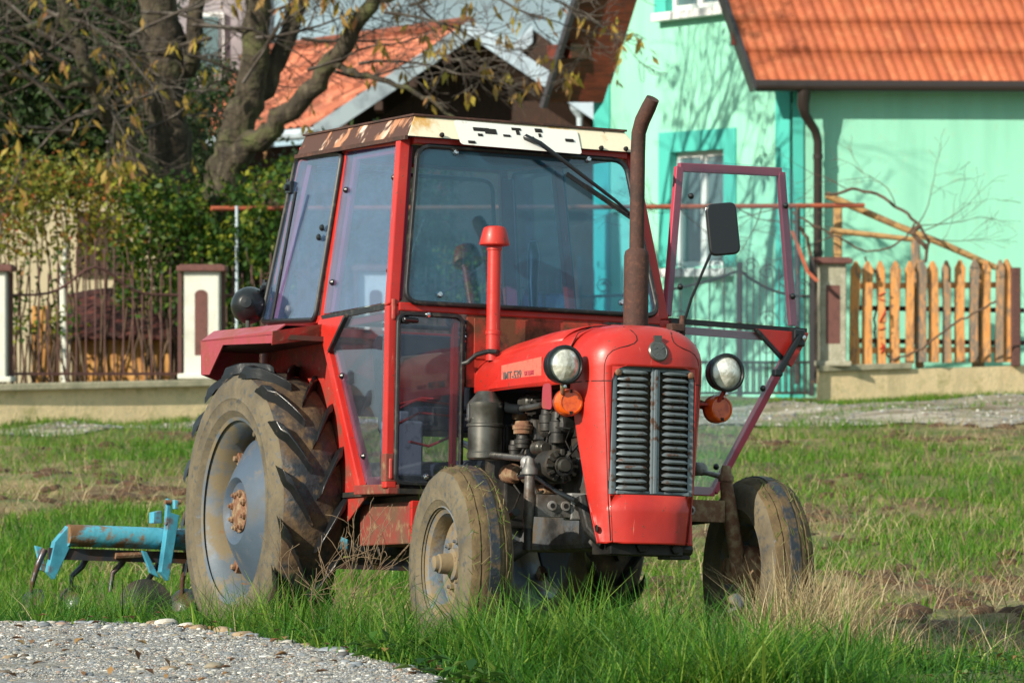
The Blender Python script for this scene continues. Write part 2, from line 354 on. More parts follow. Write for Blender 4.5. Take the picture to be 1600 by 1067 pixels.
def stones(name, pts, sizes, mt, flat=.5, **kw):
    n = len(pts); sx = RNG.uniform(.7, 1.5, (n, 1, 3)); sx[:, :, 2] = flat*RNG.uniform(.6, 1.2, (n, 1))
    v = IV[None]*sx*(1+RNG.normal(0, .10, (n, len(IV), 1)))
    a = RNG.uniform(0, 2*PI, n); c, s = np.cos(a)[:, None], np.sin(a)[:, None]
    v = np.stack([v[..., 0]*c-v[..., 1]*s, v[..., 0]*s+v[..., 1]*c, v[..., 2]], -1)*sizes[:, None, None]+pts[:, None]
    f = IF[None]+(np.arange(n)*len(IV))[:, None, None]
    o = fast_mesh(name, v.reshape(-1, 3), f.reshape(-1, 3), mt, np.repeat(RNG.random(n), len(IV)), smooth=True)
    return tag(o, **kw)
def stonemat():
    m = leafmat('pebble_stone', (.10, .10, .10), (.25, .24, .22), (.58, .55, .49), 0.0, rough=.75)
    r = [n for n in m.node_tree.nodes if n.type == 'VALTORGB'][0].color_ramp
    r.interpolation = 'CONSTANT'
    for p, c in ((.08, (.17, .185, .20)), (.35, (.27, .23, .17)), (.43, (.25, .27, .29)), (.68, (.38, .36, .31)), (.78, (.34, .24, .19)), (.84, (.46, .46, .45)), (.93, (.66, .64, .59))):
        k = r.elements.new(p); k.color = (*c, 1)
    return m
mStone = stonemat()
n = 9000
x = RNG.uniform(-2.3, .5, n*2); y = RNG.uniform(12.0, 15.3, n*2)
k = (y < gravel_d(x)+.05)&(y > 12.1); x, y = x[k][:n], y[k][:n]
edge = np.clip(1-(gravel_d(x)-y)/.5, 0, 1)
s = RNG.lognormal(math.log(.0046), .45, len(x))*(1+.35*edge); s = np.clip(s, .003, .03)
stones('pebbles', np.stack([x, y, gz(x, y)+s*.25+.004], 1), s, mStone, kind='stuff', label='loose grey and tan pebbles on the gravel road')
n = 70000; x = RNG.uniform(-2.3, .5, n*2); y = RNG.uniform(12.0, 15.3, n*2); k = (y < gravel_d(x)+.08); x, y = x[k][:n], y[k][:n]; s = RNG.uniform(.0016, .0045, len(x))
KV, KF = IV, IF
IV, IF = KV[:12], np.array([(0,11,5),(0,5,1),(0,1,7),(0,7,10),(0,10,11),(1,5,9),(5,11,4),(11,10,2),(10,7,6),(7,1,8),(3,9,4),(3,4,2),(3,2,6),(3,6,8),(3,8,9),(4,9,5),(2,4,11),(6,2,10),(8,6,7),(9,8,1)])
stones('grit', np.stack([x, y, gz(x, y)+s*.3+.005], 1), s, mStone, .6, kind='stuff', label='fine grit between the pebbles of the gravel road')
IV, IF = KV, KF
# countable bigger stones along the gravel edge
big = [(260,965,.040,'c'),(292,968,.030,'c'),(240,968,.028,'t'),(310,978,.035,'t'),(125,968,.025,'g'),(15,1030,.024,'t'),(8,1052,.022,'d'),(430,990,.024,'c'),(525,1020,.060,'g'),(380,995,.034,'t'),(480,984,.03,'t'),(450,1007,.026,'c'),(555,1042,.028,'g'),(640,1046,.028,'g'),(690,1052,.022,'c'),(415,985,.02,'g'),(350,972,.045,'t'),(150,965,.03,'g'),(265,1047,.024,'t'),(38,1028,.022,'d')]
BST = {'c': ('pale cream', (.55, .52, .46)), 't': ('tan brown', (.33, .24, .15)), 'g': ('bluish grey', (.30, .33, .37)), 'd': ('dark brown', (.14, .11, .08))}
bmats = {k_: mat('stone_'+k_, v_[1], .8, layers=[(tuple(c*.6 for c in v_[1]), 30, .55, .1)], bump=.003, bscale=40) for k_, v_ in BST.items()}
blab = {0:'pale cream stone, the largest of the pale ones standing at the left gravel edge',1:'pale cream stone just right of the largest cream stone at the gravel edge',2:'small tan stone left of the large pale stone at the gravel edge',3:'long tan stone at the foot of the grass left of the rear wheel',4:'small grey stone at the far left gravel edge',5:'round tan stone near the left border of the gravel',6:'dark brown stone at the lower left corner of the gravel',7:'pale stone in front of the rear tyre at the grass edge',8:'large flat bluish slab of rock between gravel and grass',9:'tan stone lying half way along the gravel edge under the rear tyre',10:'upright tan stone beside the grass right of the rear tyre',11:'cream stone right of centre in the gravel, left of the flat slab',12:'bluish grey stone in front of the flat slab',13:'bluish grey stone at the right end of the gravel',14:'pale stone, the rightmost one where gravel meets grass',15:'grey stone in the grass edge below the rear rim',16:'broad tan clod of stone at the grass below the rear tyre',17:'grey stone at the grass edge below the blue cultivator',18:'tan stone in the middle of the gravel near the lower edge',19:'dark brown rounded stone at the far left of the gravel'}
for q, (px, py, r_, t_) in enumerate(big):
    xx = (px-800)/FPX; ds = np.linspace(11.5, 16, 400); zz = gz(xx*ds, ds); yy = 500+(CH-zz)*FPX/ds
    kk = np.argmin(np.abs(yy-py)); d_ = ds[kk]; xx = xx*d_; zz = zz[kk]
    rr = np.array([r_])
    st = stones('stone', np.array([[0, 0, 0.]]), rr, bmats[t_], .45 if q != 8 else .22)
    st.location = (xx, d_, zz+r_*.2); tag(st, blab[q], 'stone', 'bigger stones along the gravel edge')

def blades(name, x, y, h, w, lean, mt, tint, nseg=3, zoff=0, droop=.5, **kw):
    n = len(x); z = gz(x, y)+zoff
    a = RNG.uniform(0, 2*PI, n); dx, dy = np.cos(a), np.sin(a)
    b = a+PI/2+RNG.normal(0, .5, n); wx, wy = np.cos(b), np.sin(b)
    rows = []
    for i in range(nseg+1):
        t = i/nseg; out = lean*h*(t**1.6); up = h*t*np.sqrt(np.clip(1-(lean*t*droop)**2, .05, 1))
        ww = w*(1-t**1.8)*.5+.0002
        cx, cy, cz = x+dx*out, y+dy*out, z+up
        rows.append(np.stack([np.stack([cx-wx*ww, cy-wy*ww, cz], -1), np.stack([cx+wx*ww, cy+wy*ww, cz], -1)], 1))
    V = np.stack(rows, 1).reshape(n, -1, 3); kf = 2*(nseg+1)
    f = np.array([(2*i, 2*i+1, 2*i+3, 2*i+2) for i in range(nseg)])
    F = (f[None]+(np.arange(n)*kf)[:, None, None]).reshape(-1, 4)
    o = fast_mesh(name, V.reshape(-1, 3), F, mt, np.repeat(tint, kf), smooth=True)
    return tag(o, **kw)
def noise2(x, y, s, seed=0):
    r = np.random.default_rng(seed); v = 0
    for i in range(7):
        a = r.uniform(0, 2*PI); f_ = s*r.uniform(.5, 1.8); v = v+np.sin((x*math.cos(a)+y*math.sin(a))*f_+r.uniform(0, 6.28))
    return v/7**.5*.7
mGrass = leafmat('grass_blade', (.018, .075, .010), (.065, .21, .016), (.25, .36, .05), .4)
mFarGrass = leafmat('field_grass_blade', (.045, .15, .012), (.12, .27, .022), (.31, .35, .07), .45)
mStraw = leafmat('straw', (.18, .12, .06), (.36, .27, .14), (.58, .48, .29), .3)
# foreground grass
n = 125000
y = RNG.uniform(11.8, 17.6, n); x = (RNG.uniform(-.14, .14, n))*y
clump = noise2(x, y, 5, 3)+.6*noise2(x, y, 14, 31)
k = (y > gravel_d(x)+.02+.07*RNG.normal(size=n)-.10*np.clip(noise2(x, y, 9, 77), 0, 2)) & (RNG.random(n) < .62+.35*clump)
inv = np.array(TR.inverted()); lx = inv[0, 0]*x+inv[0, 1]*y+inv[0, 3]; ly = inv[1, 0]*x+inv[1, 1]*y+inv[1, 3]
under = (lx > -.6)&(lx < 2.0)&(np.abs(ly) < .5)
k &= ~(under&(RNG.random(n) < .75))
for (wx_, wy_, r_, w_) in ((0,-.684,.35,.16),(0,.684,.35,.16),(1.878,-.622,.2,.11),(1.878,.622,.2,.11)):
    k &= ~((np.abs(lx-wx_) < r_)&(np.abs(ly-wy_) < w_))
k &= ~((x > 1.15)&(noise2(x, y, 2.2, 9) > -.1-.5*(x-1.2))&(y > 13.2)&(RNG.random(n) < .86))
k &= ~((noise2(x, y, 3.0, 19) > .75)&(RNG.random(n) < .7))
x, y = x[k], y[k]; clump = clump[k]
near_edge = ss(0, .7, y-gravel_d(x))
h = (RNG.gamma(6, .0265, len(x)))*np.clip(.80+.42*clump, .28, 1.6)*(.4+.6*near_edge)*np.where(y > 15.5, np.where(x < -1.2, 1.25, .85), 1.0)*(1-.45*ss(.95, 1.4, x)); h = np.clip(h, .03, .34)
lt = np.clip(.42+.18*clump+RNG.normal(0, .28, len(x)), 0, 1)
blades('grass', x, y, h, RNG.lognormal(math.log(.0048), .35, len(x)), RNG.uniform(.15, 1.7, len(x)), mGrass, lt, kind='stuff', label='lush green grass in the foreground around the tractor wheels')
# grass of the field behind
n = 110000
u = RNG.random(n); y = 16.8+(45.5-16.8)*u**1.25; x = RNG.uniform(-.145, .145, n)*y
pn = noise2(x, y*.55, 1.5, 5)+.4*noise2(x, y, 4, 6)
onpath = (y < FL(x)-.6-.65*ss(-3, 4, x))&(y > FL(x)-2.4-4.5*ss(-3, 5, x))&~(np.abs(y-(FL(x)-3.6))<.25)
k = (pn > -.38+RNG.normal(0, .25, n))&(~onpath|(RNG.random(n) < .03))&(y < FL(x)-.1)
x, y, pn = x[k], y[k], pn[k]
h = RNG.uniform(.035, .11, len(x))*np.clip(1+.6*pn, .3, 2)*np.where(y > FL(x)-1.2, .6, 1); lt = np.clip(.5-.15*pn+RNG.normal(0, .25, len(x)), 0, 1)
blades('field_grass', x, y, h, RNG.uniform(.006, .012, len(x)), RNG.uniform(.2, 1.2, len(x)), mFarGrass, lt, 2, kind='stuff', label='patchy green grass of the field between tractor and track')
n = 30000
y = 15.5+(43-15.5)*RNG.random(n)**1.3; x = RNG.uniform(-.145, .145, n)*y
pn = noise2(x, y*.55, 1.5, 5)
k = ((pn < .2+RNG.normal(0, .5, n))|((x > 1.2)&(y < 19)))&(y < FL(x)-2.4-4.5*ss(-3, 5, x))&~((x < .9)&(y < 17.5)); x, y = x[k], y[k]
blades('stubble', x, y, RNG.uniform(.05, .22, len(x)), RNG.uniform(.003, .007, len(x)), RNG.uniform(.6, 1.9, len(x)), mStraw, RNG.random(len(x)), 2, kind='stuff', droop=.52, label='dry straw and stubble lying in the field')
# tall dry stalks by the far front wheel and thin dead weeds by the near one
n = 1700
x = 1.10+RNG.normal(0, .20, n); y = 14.45+RNG.normal(0, .25, n)
k = x > .80; x, y = x[k], y[k]
blades('dry_stalks', x, y, RNG.uniform(.12, .46, len(x))*np.exp(-((x-1.05)/.4)**2), RNG.uniform(.003, .0055, len(x)), RNG.uniform(.1, 1.0, len(x)), mStraw, RNG.uniform(.3, 1, len(x)), 3, kind='stuff', droop=.6, label='tuft of tall dry grass stalks beside the front wheel')
n = 800; x = RNG.uniform(-2, 1.8, n); y = RNG.uniform(13.2, 16, n); k = y > gravel_d(x)+.15
blades('dead_blades', x[k], y[k], RNG.uniform(.08, .25, k.sum()), RNG.uniform(.003, .005, k.sum()), RNG.uniform(.1, 1.3, k.sum()), mStraw, RNG.random(k.sum()), 3, kind='stuff', label='single dead blades scattered in the green grass')
n = 16000; x = RNG.uniform(-6.5, 7, n); y = FL(x)-RNG.random(n)**1.5*.6-.02; k = RNG.random(n) < .5+.5*ss(0, 3, x); y = np.where(RNG.random(n) < .35, FL(x)-.62-.65*ss(-3, 4, x)-RNG.random(n)*.3, y)
blades('verge_grass', x[k], y[k], RNG.uniform(.03, .10, k.sum()), RNG.uniform(.008, .014, k.sum()), RNG.uniform(.2, 1.2, k.sum()), mFarGrass, RNG.random(k.sum()), 2, kind='stuff', label='strip of grass along the foot of the garden walls')
n = 5000; x = RNG.uniform(-6.5, 7, n); y = FL(x)-.6-.65*ss(-3, 4, x)-RNG.random(n)*(1.8+3.8*ss(-2, 5, x)); s = RNG.uniform(.006, .018, n)
stones('track_stones', np.stack([x, y, gz(x, y)+.02+.2*s], 1), s, mStone, .6, kind='stuff', label='loose stones on the gravel track in front of the walls')
def ground_leaves(name, x, y, hmax, size, mt, el, label):
    n = len(x); P = np.stack([x, y, gz(x, y)+RNG.uniform(.005, hmax, n)], 1); d = RNG.normal(size=(n, 3)); d[:, 2] = np.abs(d[:, 2])*.5+.15; d /= np.linalg.norm(d, axis=1)[:, None]
    s_ = np.cross(d, [0, 0, 1.]); s_ /= np.linalg.norm(s_, axis=1)[:, None]; nn = np.cross(s_, d); L = (size*RNG.uniform(.5, 1.4, n))[:, None]; w = L*el*.5
    V = np.stack([P, P+d*L*.4+s_*w+nn*L*.08, P+d*L-np.array([0, 0, .25])*L, P+d*L*.4-s_*w+nn*L*.08], 1).reshape(-1, 3)
    tag(fast_mesh(name, V, np.arange(4*n).reshape(n, 4), mt, np.repeat(RNG.random(n), 4)), kind='stuff', label=label)
mHerb = leafmat('herb_leaf', (.015, .06, .012), (.05, .14, .02), (.14, .20, .04), .3)
n = 9000; x = RNG.uniform(-1.9, 1.9, n); y = RNG.uniform(12.3, 15.6, n); k = (y > gravel_d(x)+.02)&(noise2(x, y, 6, 41) > -.1)
ground_leaves('low_herbs', x[k], y[k], .07, .022, mHerb, .7, 'small low herbs growing between the grass blades')
n = 520; c_ = RNG.integers(0, 16, n); cx_ = RNG.uniform(-1.3, 1.2, 16); cx_[:6] = [-.42, -.30, -.22, -.60, -.12, .15]; cy_ = gravel_d(cx_)+RNG.uniform(.12, .35, 16); cy_[6:] += RNG.uniform(0, .8, 10)
ground_leaves('broad_leaf_weeds', cx_[c_]+RNG.normal(0, .05, n), cy_[c_]+RNG.normal(0, .05, n), .07, .065, mHerb, .45, 'clumps of broad leaved weeds at the gravel edge')
mLitter = leafmat('fallen_leaf', (.12, .05, .02), (.26, .13, .05), (.34, .22, .08), .1)
n = 260; x = RNG.uniform(-1.8, 1.8, n); y = RNG.uniform(12.3, 15.4, n)
ground_leaves('fallen_leaves', x, y, .05, .04, mLitter, .5, 'brown fallen leaves scattered over gravel and grass')
# lumps of turned soil
mSoil = mat('turned_soil', (.075, .036, .018), .95, layers=[((.055, .028, .016), 14, .5, .1), ((.16, .095, .05), 30, .58, .08)], bump=.012, bscale=30)
n = 700; y = RNG.uniform(17, 41, n); x = RNG.uniform(-.14, .14, n)*y; pn = noise2(x, y*.55, 1.5, 5); k = pn < .0
cx_, cy_ = x[k], y[k]; x = np.repeat(cx_, 5)+RNG.normal(0, .16, len(cx_)*5); y = np.repeat(cy_, 5)+RNG.normal(0, .22, len(cy_)*5); s = RNG.uniform(.02, .09, len(x))
stones('soil_clods', np.stack([x, y, gz(x, y)-.2*s], 1), s, mSoil, .6, kind='stuff', label='brown clods of turned soil in the field')
n = 600; x = RNG.uniform(1.15, 2.6, n); y = RNG.uniform(13.2, 18, n); s = RNG.uniform(.01, .045, n)
stones('soil_crumbs', np.stack([x, y, gz(x, y)-.2*s], 1), s, mSoil, .6, kind='stuff', label='crumbly bare soil at the right of the tractor')

# ------------------------------------------------------------------ the tractor (coordinates: X forward, Y left, Z up, rear axle ground point = origin)
T = thing('tractor', 'old red tractor with glazed cab, rusty roof and one cab door swung open', 'tractor')
T.matrix_world = TR
Ri = TRn[:3, :3].T
def tp(px, py, ax, val):     # tractor point seen at a photo pixel, lying in the plane ax = val
    o = Ri@(np.array([0, 0, CH])-TRn[:3, 3]); v = Ri@np.array([(px-800)/FPX, 1, (500-py)/FPX])
    if ax == 'S': nn, c = np.array([0, 1, -.1364]), -.569-.1364*1.378     # leaning side of the cab
    elif ax == 'W': nn, c = np.array([1, 0, .2003]), 1.135+.2003*1.378   # leaning windscreen
    else: nn, c = np.eye(3)['XYZ'.index(ax)], val
    return o+(c-nn@o)/(nn@v)*v
def rrect(pts, r, n=5):
    out = []; pts = [np.asarray(p, float) for p in pts]; m = len(pts)
    for i in range(m):
        a, b, c = pts[i-1], pts[i], pts[(i+1) % m]
        p, q = b+nrm(a-b)*r, b+nrm(c-b)*r
        for k in range(n+1):
            t = k/n; out.append((1-t)**2*p+2*t*(1-t)*b+t*t*q)
    return out
def pane(name, pts, mt, par, r=.04, off=(0, .004, 0), gasket=.010, gname='gasket', gm=None):
    path = rrect(pts, r)
    o = M().prism(path, off).build(name, mt, par)
    if gasket:
        g = M(); path2 = path+[path[0], path[1]]
        g.tube(path2, gasket, 6, cap=False); g.build(gname, gm or mBlack, o, smooth=60)
    return o
def bolts(L, mt, par, nrmv, r=.013, name='bolt'):
    for p in L:
        M().lathe([(r, 0), (r, .006), (r*.7, .012), (0.0001, .014)], p, nrmv, 12).build(name, mt, par, smooth=40)

# --- wheels
def two_mats(o, m2, rmax, rmin=0):
    o.data.materials.append(m2)
    for p in o.data.polygons:
        r = math.hypot(p.center.x, p.center.z)
        if rmin < r < rmax: p.material_index = 1
def rear_wheel(s):
    prof = [(.33, -.06), (.336, .055), (.350, .075), (.362, .10), (.384, .112), (.392, .120), (.386, .124), (.372, .118)]
    w = M().lathe(prof[::1], (0, 0, 0), (0, s, 0), 64).lathe([(.392, -.124), (.36, -.10), (.336, -.055), (.33, -.06)], (0, 0, 0), (0, s, 0), 48).build('rear_wheel', mRim, T, smooth=40)
    w.location = (0, s*.684, .600); w.rotation_euler = (0, .3, 0)
    ty = M().lathe([(.372,-.118),(.40,-.136),(.47,-.146),(.53,-.142),(.556,-.122),(.574,-.06),(.577,0),(.574,.06),(.556,.122),(.53,.142),(.50,.147),(.47,.146),(.462,.150),(.455,.146),(.42,.142),(.412,.144),(.405,.139),(.392,.128),(.380,.120)], (0, 0, 0), (0, s, 0), 72).build('tyre', mTyreTread, w, smooth=40)
    two_mats(ty, mTyreWall, .545)
    for side in (-1, 1):
        for k in range(17):
            th0 = 2*PI*(k+(.5 if side > 0 else 0))/17
            secs = []
            for i in range(9):
                t = i/8; hh = side*(.137*(1-t)+.012*t); th = th0-.36*t**1.05
                if i == 0: ro, rb = .566, .55; hh = side*.141
                elif i == 1: ro, rb = .600, .56; hh = side*.132
                elif i == 8: ro, rb = .600, .565
                else: ro, rb = .611, .565
                wth = .029*(1+.25*(1-t))*(.75 if i in (0, 8) else 1)
                e = []
                for (rr, ww) in ((rb, wth*1.25), (ro, wth*.8)):
                    for q in (-1, 1):
                        a = th+q*ww/rr/1.2; e.append((rr*math.cos(a), s*(hh+q*.006*side), rr*math.sin(a)))
                secs.append([e[0], e[2], e[3], e[1]])
            m = M().grid(np.array(secs), cx=True); n0 = 8*4
            m.f += [(0, 1, 2, 3), (n0+3, n0+2, n0+1, n0)]
            m.build('lug', mLug, w, smooth=50, bevel=.003)
    M().lathe([(.295,.012),(.298,.022),(.27,.040),(.20,.085),(.150,.113),(.138,.118),(.130,.112),(.118,.096),(.100,.092),(.002,.092)], (0, 0, 0), (0, s, 0), 64).build('wheel_disc', mDisc, w, smooth=30)
    M().lathe([(.088,.092),(.088,.100),(.062,.104),(.055,.108),(.002,.108)], (0, 0, 0), (0, s, 0), 32).build('hub', mHubRust, w, smooth=30)
    for k in range(8):
        a = 2*PI*k/8
        M().lathe([(.014, .10), (.014, .113), (.008, .114), (.007, .123), (.0001, .123)], (.072*math.cos(a), 0, .072*math.sin(a)), (0, s, 0), 6).build('wheel_nut', mHubRust, w)
        b = M(); c, d = math.cos(a+.3), math.sin(a+.3)
        b.box((.318*c, s*.012, .318*d), (.06, .03, .045), [[c, 0, -d], [0, 1, 0], [d, 0, c]])
        b.lathe([(.013, .02), (.013, .045), (.0001, .046)], (.318*c, s*.0, .318*d), (0, s, 0), 6)
        b.build('rim_bracket', mHubRust if k % 2 else mTyreWall, w, bevel=.003)
    return w
rear_wheel(-1); rear_wheel(1)

mStuck = leafmat('stuck_grass_bits', (.05, .10, .015), (.14, .20, .03), (.40, .32, .16), .2)
mTread2 = mat('front_black_rubber', (.02, .024, .032), .4, layers=[((.10, .065, .03), 11, .53, .05, (1,1,1), .9)], bump=.004, bscale=60)
def front_wheel(s):
    w = M().lathe([(.208,.080),(.214,.076),(.205,.066),(.186,.056),(.176,.03),(.174,-.03),(.190,-.056),(.214,-.076)], (0, 0, 0), (0, s, 0), 48).lathe([(.176,.0),(.165,.010),(.13,.006),(.10,.014),(.06,.018),(.055,.03),(.002,.03)], (0, 0, 0), (0, s, 0), 48).build('front_wheel', mRimMud, T, smooth=40)
    w.location = (1.878, s*.622, .361); w.rotation_euler = (0, 0, math.radians(-4))
    pr = [(.203,.070),(.218,.082),(.232,.088),(.236,.092),(.244,.090),(.28,.094),(.318,.090),(.338,.078),(.348,.066),(.350,.060)]
    tr_ = [(.356,.050),(.352,.044),(.358,.040),(.361,.018),(.357,.012),(.359,.0)]
    full = [(r, -h) for r, h in pr]+[(r, -h) for r, h in tr_]+[(r, h) for r, h in tr_[::-1]]+[(r, h) for r, h in pr[::-1]]
    ty = M().lathe(full, (0, 0, 0), (0, s, 0), 72).build('tyre', mFrontTread, w, smooth=50)
    two_mats(ty, mTyreWall, .335)
    rg = random.Random(3)
    for v in ty.data.vertices:
        r = math.hypot(v.co.x, v.co.z)
        if r > .33:
            a = math.atan2(v.co.z, v.co.x); q = 1+.008*math.sin(a*23+v.co.y*60)*math.sin(a*9+v.co.y*90)+rg.uniform(-.004, .006); v.co.x *= q; v.co.z *= q
    # clean strips of rubber showing through the mud on the middle ribs
    for hh in (-.004,):
        rb = M(); vs = []
        for k in range(73):
            a = 2*PI*k/72
            vs.append([(rr*math.cos(a), s*(hh+dh), rr*math.sin(a)) for rr, dh in ((.3585, -.022), (.3655, -.018), (.3655, .018), (.3585, .022))])
        rb.grid(np.array(vs)).build('tread_rib', mTread2, w, smooth=50)
    n_ = 420; a_ = RNG.uniform(0, 2*PI, n_); h_ = RNG.uniform(-.075, .085, n_); r0 = np.where(np.abs(h_) > .06, .352, .362); Pq = np.stack([r0*np.cos(a_), s*h_, r0*np.sin(a_)], 1)
    tg = np.stack([-np.sin(a_), RNG.normal(0, .9, n_), np.cos(a_)], 1)*RNG.choice([-1, 1], n_)[:, None]+np.stack([np.cos(a_), 0*a_, np.sin(a_)], 1)*RNG.uniform(.0, .5, n_)[:, None]
    tg /= np.linalg.norm(tg, axis=1)[:, None]; sd = np.cross(tg, np.stack([np.cos(a_), 0*a_, np.sin(a_)], 1)); Lq = RNG.uniform(.012, .05, n_)[:, None]
    Vq = np.stack([Pq-sd*.0015, Pq+sd*.0015, Pq+tg*Lq+sd*.0008, Pq+tg*Lq-sd*.0008], 1).reshape(-1, 3)
    gq = fast_mesh('stuck_grass', Vq, np.arange(4*n_).reshape(n_, 4), mStuck, np.repeat(RNG.random(n_), 4)); gq.parent = w; gq['kind'] = 'stuff'
    M().lathe([(.062,.018),(.058,.034),(.040,.040),(.036,.085),(.030,.090),(.028,.104),(.020,.108),(.0001,.108)], (0, 0, 0), (0, s, 0), 24).build('hub', mRimMud, w, smooth=30)
    for k in range(6):
        a = 2*PI*k/6+.2
        M().lathe([(.013, .0), (.013, .03), (.007, .031), (.006, .042), (.0001, .042)], (.088*math.cos(a), 0, .088*math.sin(a)), (0, s, 0), 6).build('wheel_nut', mRimMud, w)
    M().lathe([(.10, -.01), (.10, -.05), (.07, -.07), (.05, -.075), (.05, -.13), (.0001, -.13)], (0, 0, 0), (0, s, 0), 24).build('brake_drum', mHubRust, w, smooth=30)
front_wheel(-1); front_wheel(1)

mEngine2 = mat('greasy_cast_iron', (.17, .165, .155), .5, .4, layers=[((.09, .06, .04), 12, .55, .1), ((.02, .02, .02), 18, .6, .06)], bump=.001, bscale=60)
# --- front axle and steering
Y0 = .022
ax = M()
ax.bar((1.90, -.20, .585), (1.90, .22, .585), .07, .10)
ax.build('axle_beam', mAxle, T, bevel=.006)
for s, yk, yo in ((-1, -.355, 0), (1, .47, .05)):
    kp = M()
    e = [(1.905, s*.15, .585), (1.905, yk-s*.02, .585)]
    kp.bar(e[0], e[1], .055, .082)
    kp.tube([(1.90, yk, .70), (1.90, yk+yo*.3, .60), (1.895, yk+yo, .53 if s < 0 else .44), (1.895, yk+yo, .50 if s < 0 else .37)], [.018, .022, .020, .018] if s < 0 else [.024, .030, .030, .024], 16)
    kp.lathe([(.030, 0), (.030, .02), (.022, .03), (.016, .06), (.0001, .061)], (1.90, yk, .70), (0, 0, 1), 16)
    lo = M(); lo.tube([(1.895, yk+yo, .53), (1.895, yk+yo, .42)], [.018, .016], 12); lo.tube([(1.86, yk+yo, .43), (1.86, yk+yo+s*.10, .375), (1.878, s*.56, .361)], [.026, .032, .03], 12); lo.build('stub_axle', mEngine, T, smooth=40)
    o = kp.build('kingpin', mEngine2 if s < 0 else mHubRust, T, smooth=40)
    for i in range(3):
        yy = s*(.18+i*.055)+Y0*.5
        M().lathe([(.018, 0), (.018, .008), (.010, .009), (.010, .003), (.0001, .003)], (1.935, yy, .585), (1, 0, 0), 14).build('axle_hole', mAxle if i else mSteel, o, smooth=30)
        M().lathe([(.0095, .0095), (.0001, .0096)], (1.935, yy, .585), (1, 0, 0), 14).build('hole_shade', mHole, o)
    ar = M().tube([(1.90, yk, .715), (1.80, yk-s*.03, .735), (1.74, yk-s*.05, .735)], [.020, .016, .016], 10, flat=.6)
    ar.sphere((1.78, yk-s*.045, .750), .026, 8); ar.build('steering_arm', mAxle, T, smooth=40)
    M().tube([(1.76, yk-s*.045, .765), (1.30, yk-s*.09, .80), (.95, yk-s*.15, .86)], .013, 10).build('drag_link', mSteel, T, smooth=40)
# radius rods
for s in (-1, 1): M().tube([(1.88, s*.42+Y0, .56), (1.0, s*.16, .50)], .016, 8).build('radius_rod', mEngine, T)

# --- engine, gearbox, rear axle
en = M(); en.box((1.55, .02, .78), (.72, .24, .36)); en.box((1.52, .02, 1.00), (.60, .20, .10)); en.box((1.2, .02, .72), (.2, .40, .40))
for i in range(4): en.lathe([(.045, 0), (.045, .05), (.03, .06), (.0001, .06)], (1.32+i*.13, -.10, .90), (0, -1, 0), 14)
engine = en.build('engine_block', mEngine, T, bevel=.01)
M().box((1.55, .01, .53), (.66, .20, .20)).box((1.85, Y0, .66), (.20, .26, .24)).build('oil_pan', mEngineGrey, T, bevel=.02)
M().box((.75, .0, .62), (1.0, .34, .36)).box((.0, 0, .62), (.5, .42, .40)).build('gearbox', mEngineGrey, T, bevel=.03)
M().tube([(0, -.62, .60), (0, -.35, .60), (0, -.2, .60), (0, .2, .60), (0, .35, .60), (0, .62, .60)], [.075, .085, .14, .14, .085, .075], 20).build('rear_axle_housing', mEngineGrey, T, smooth=40)
fs = M(); fs.box((2.05, Y0, .435), (.16, .30, .06)); fs.tube([(2.10, -.13, .445), (2.10, .22, .43)], .022, 10); fs.lathe([(.026, 0), (.026, .012), (.0001, .013)], (2.13, .0, .438), (1, 0, 0), 6); fs.lathe([(.022, 0), (.022, .012), (.0001, .013)], (2.13, .14, .432), (1, 0, 0), 6)
fs.tube([(1.95, -.16, .62), (2.0, -.15, .50), (2.08, -.13, .44)], [.03, .03, .022], 8)
fs.build('front_support', mEngine, T, bevel=.004)
M().box((2.0, .20, .42), (.10, .09, .05)).build('tow_bracket', mEngineGrey, T, bevel=.004)
# air cleaner
c = tp(759, 668, 'Y', -.27)
ac = M().lathe([(.0001,-.125),(.066,-.125),(.072,-.118),(.072,-.10),(.069,-.095),(.069,.0),(.075,.003),(.075,.012),(.069,.016),(.069,.07),(.071,.075),(.071,.095),(.05,.118),(.035,.14),(.0001,.14)], c, (0, 0, 1), 32).build('air_cleaner', mSteelCan, T, smooth=30)
M().box((c[0], c[1]-.072, c[2]+.055), (.018, .014, .07)).box((c[0], c[1]-.078, c[2]+.03), (.03, .01, .012)).build('clip', mSteel, ac, bevel=.002)
h0 = [tp(x, y, 'Y', -.20) for x, y in ((764, 622), (778, 630), (795, 638), (815, 640))]
M().tube(h0, .019, 12).build('air_hose', mBlackPl, T, smooth=50)
M().tube([tp(x, y, 'Y', -.20) for x, y in ((806, 640), (850, 632), (880, 625))], .012, 10).build('coolant_pipe', mSteel, T, smooth=50)
# alternator with its fan, belt
c = tp(876, 728, 'Y', -.19)
al = M().lathe([(.03, -.12), (.062, -.115), (.066, -.02), (.060, 0), (.0001, 0)], c, (1, 0, 0), 24).build('alternator', mEngine, T, smooth=30)
fan = M().lathe([(.034, .02), (.034, .03), (.026, .026), (.022, .045), (.012, .046), (.0001, .046)], c, (1, 0, 0), 20)
for k in range(12):
    a = 2*PI*k/12; fan.box(c+np.array([.012, .052*math.cos(a), .052*math.sin(a)]), (.018, .022, .010), [[1, 0, 0], [0, math.cos(a), -math.sin(a)], [0, math.sin(a), math.cos(a)]])
fan.build('cooling_fan', mSteelCan, al, smooth=30)
M().tube([c+np.array([.03, .03*math.cos(a)+.0, .035*math.sin(a)]) for a in np.linspace(-2.6, 1.2, 14)]+[c+np.array([.03, .12, .16])], .008, 6).build('fan_belt', mBlack, T)
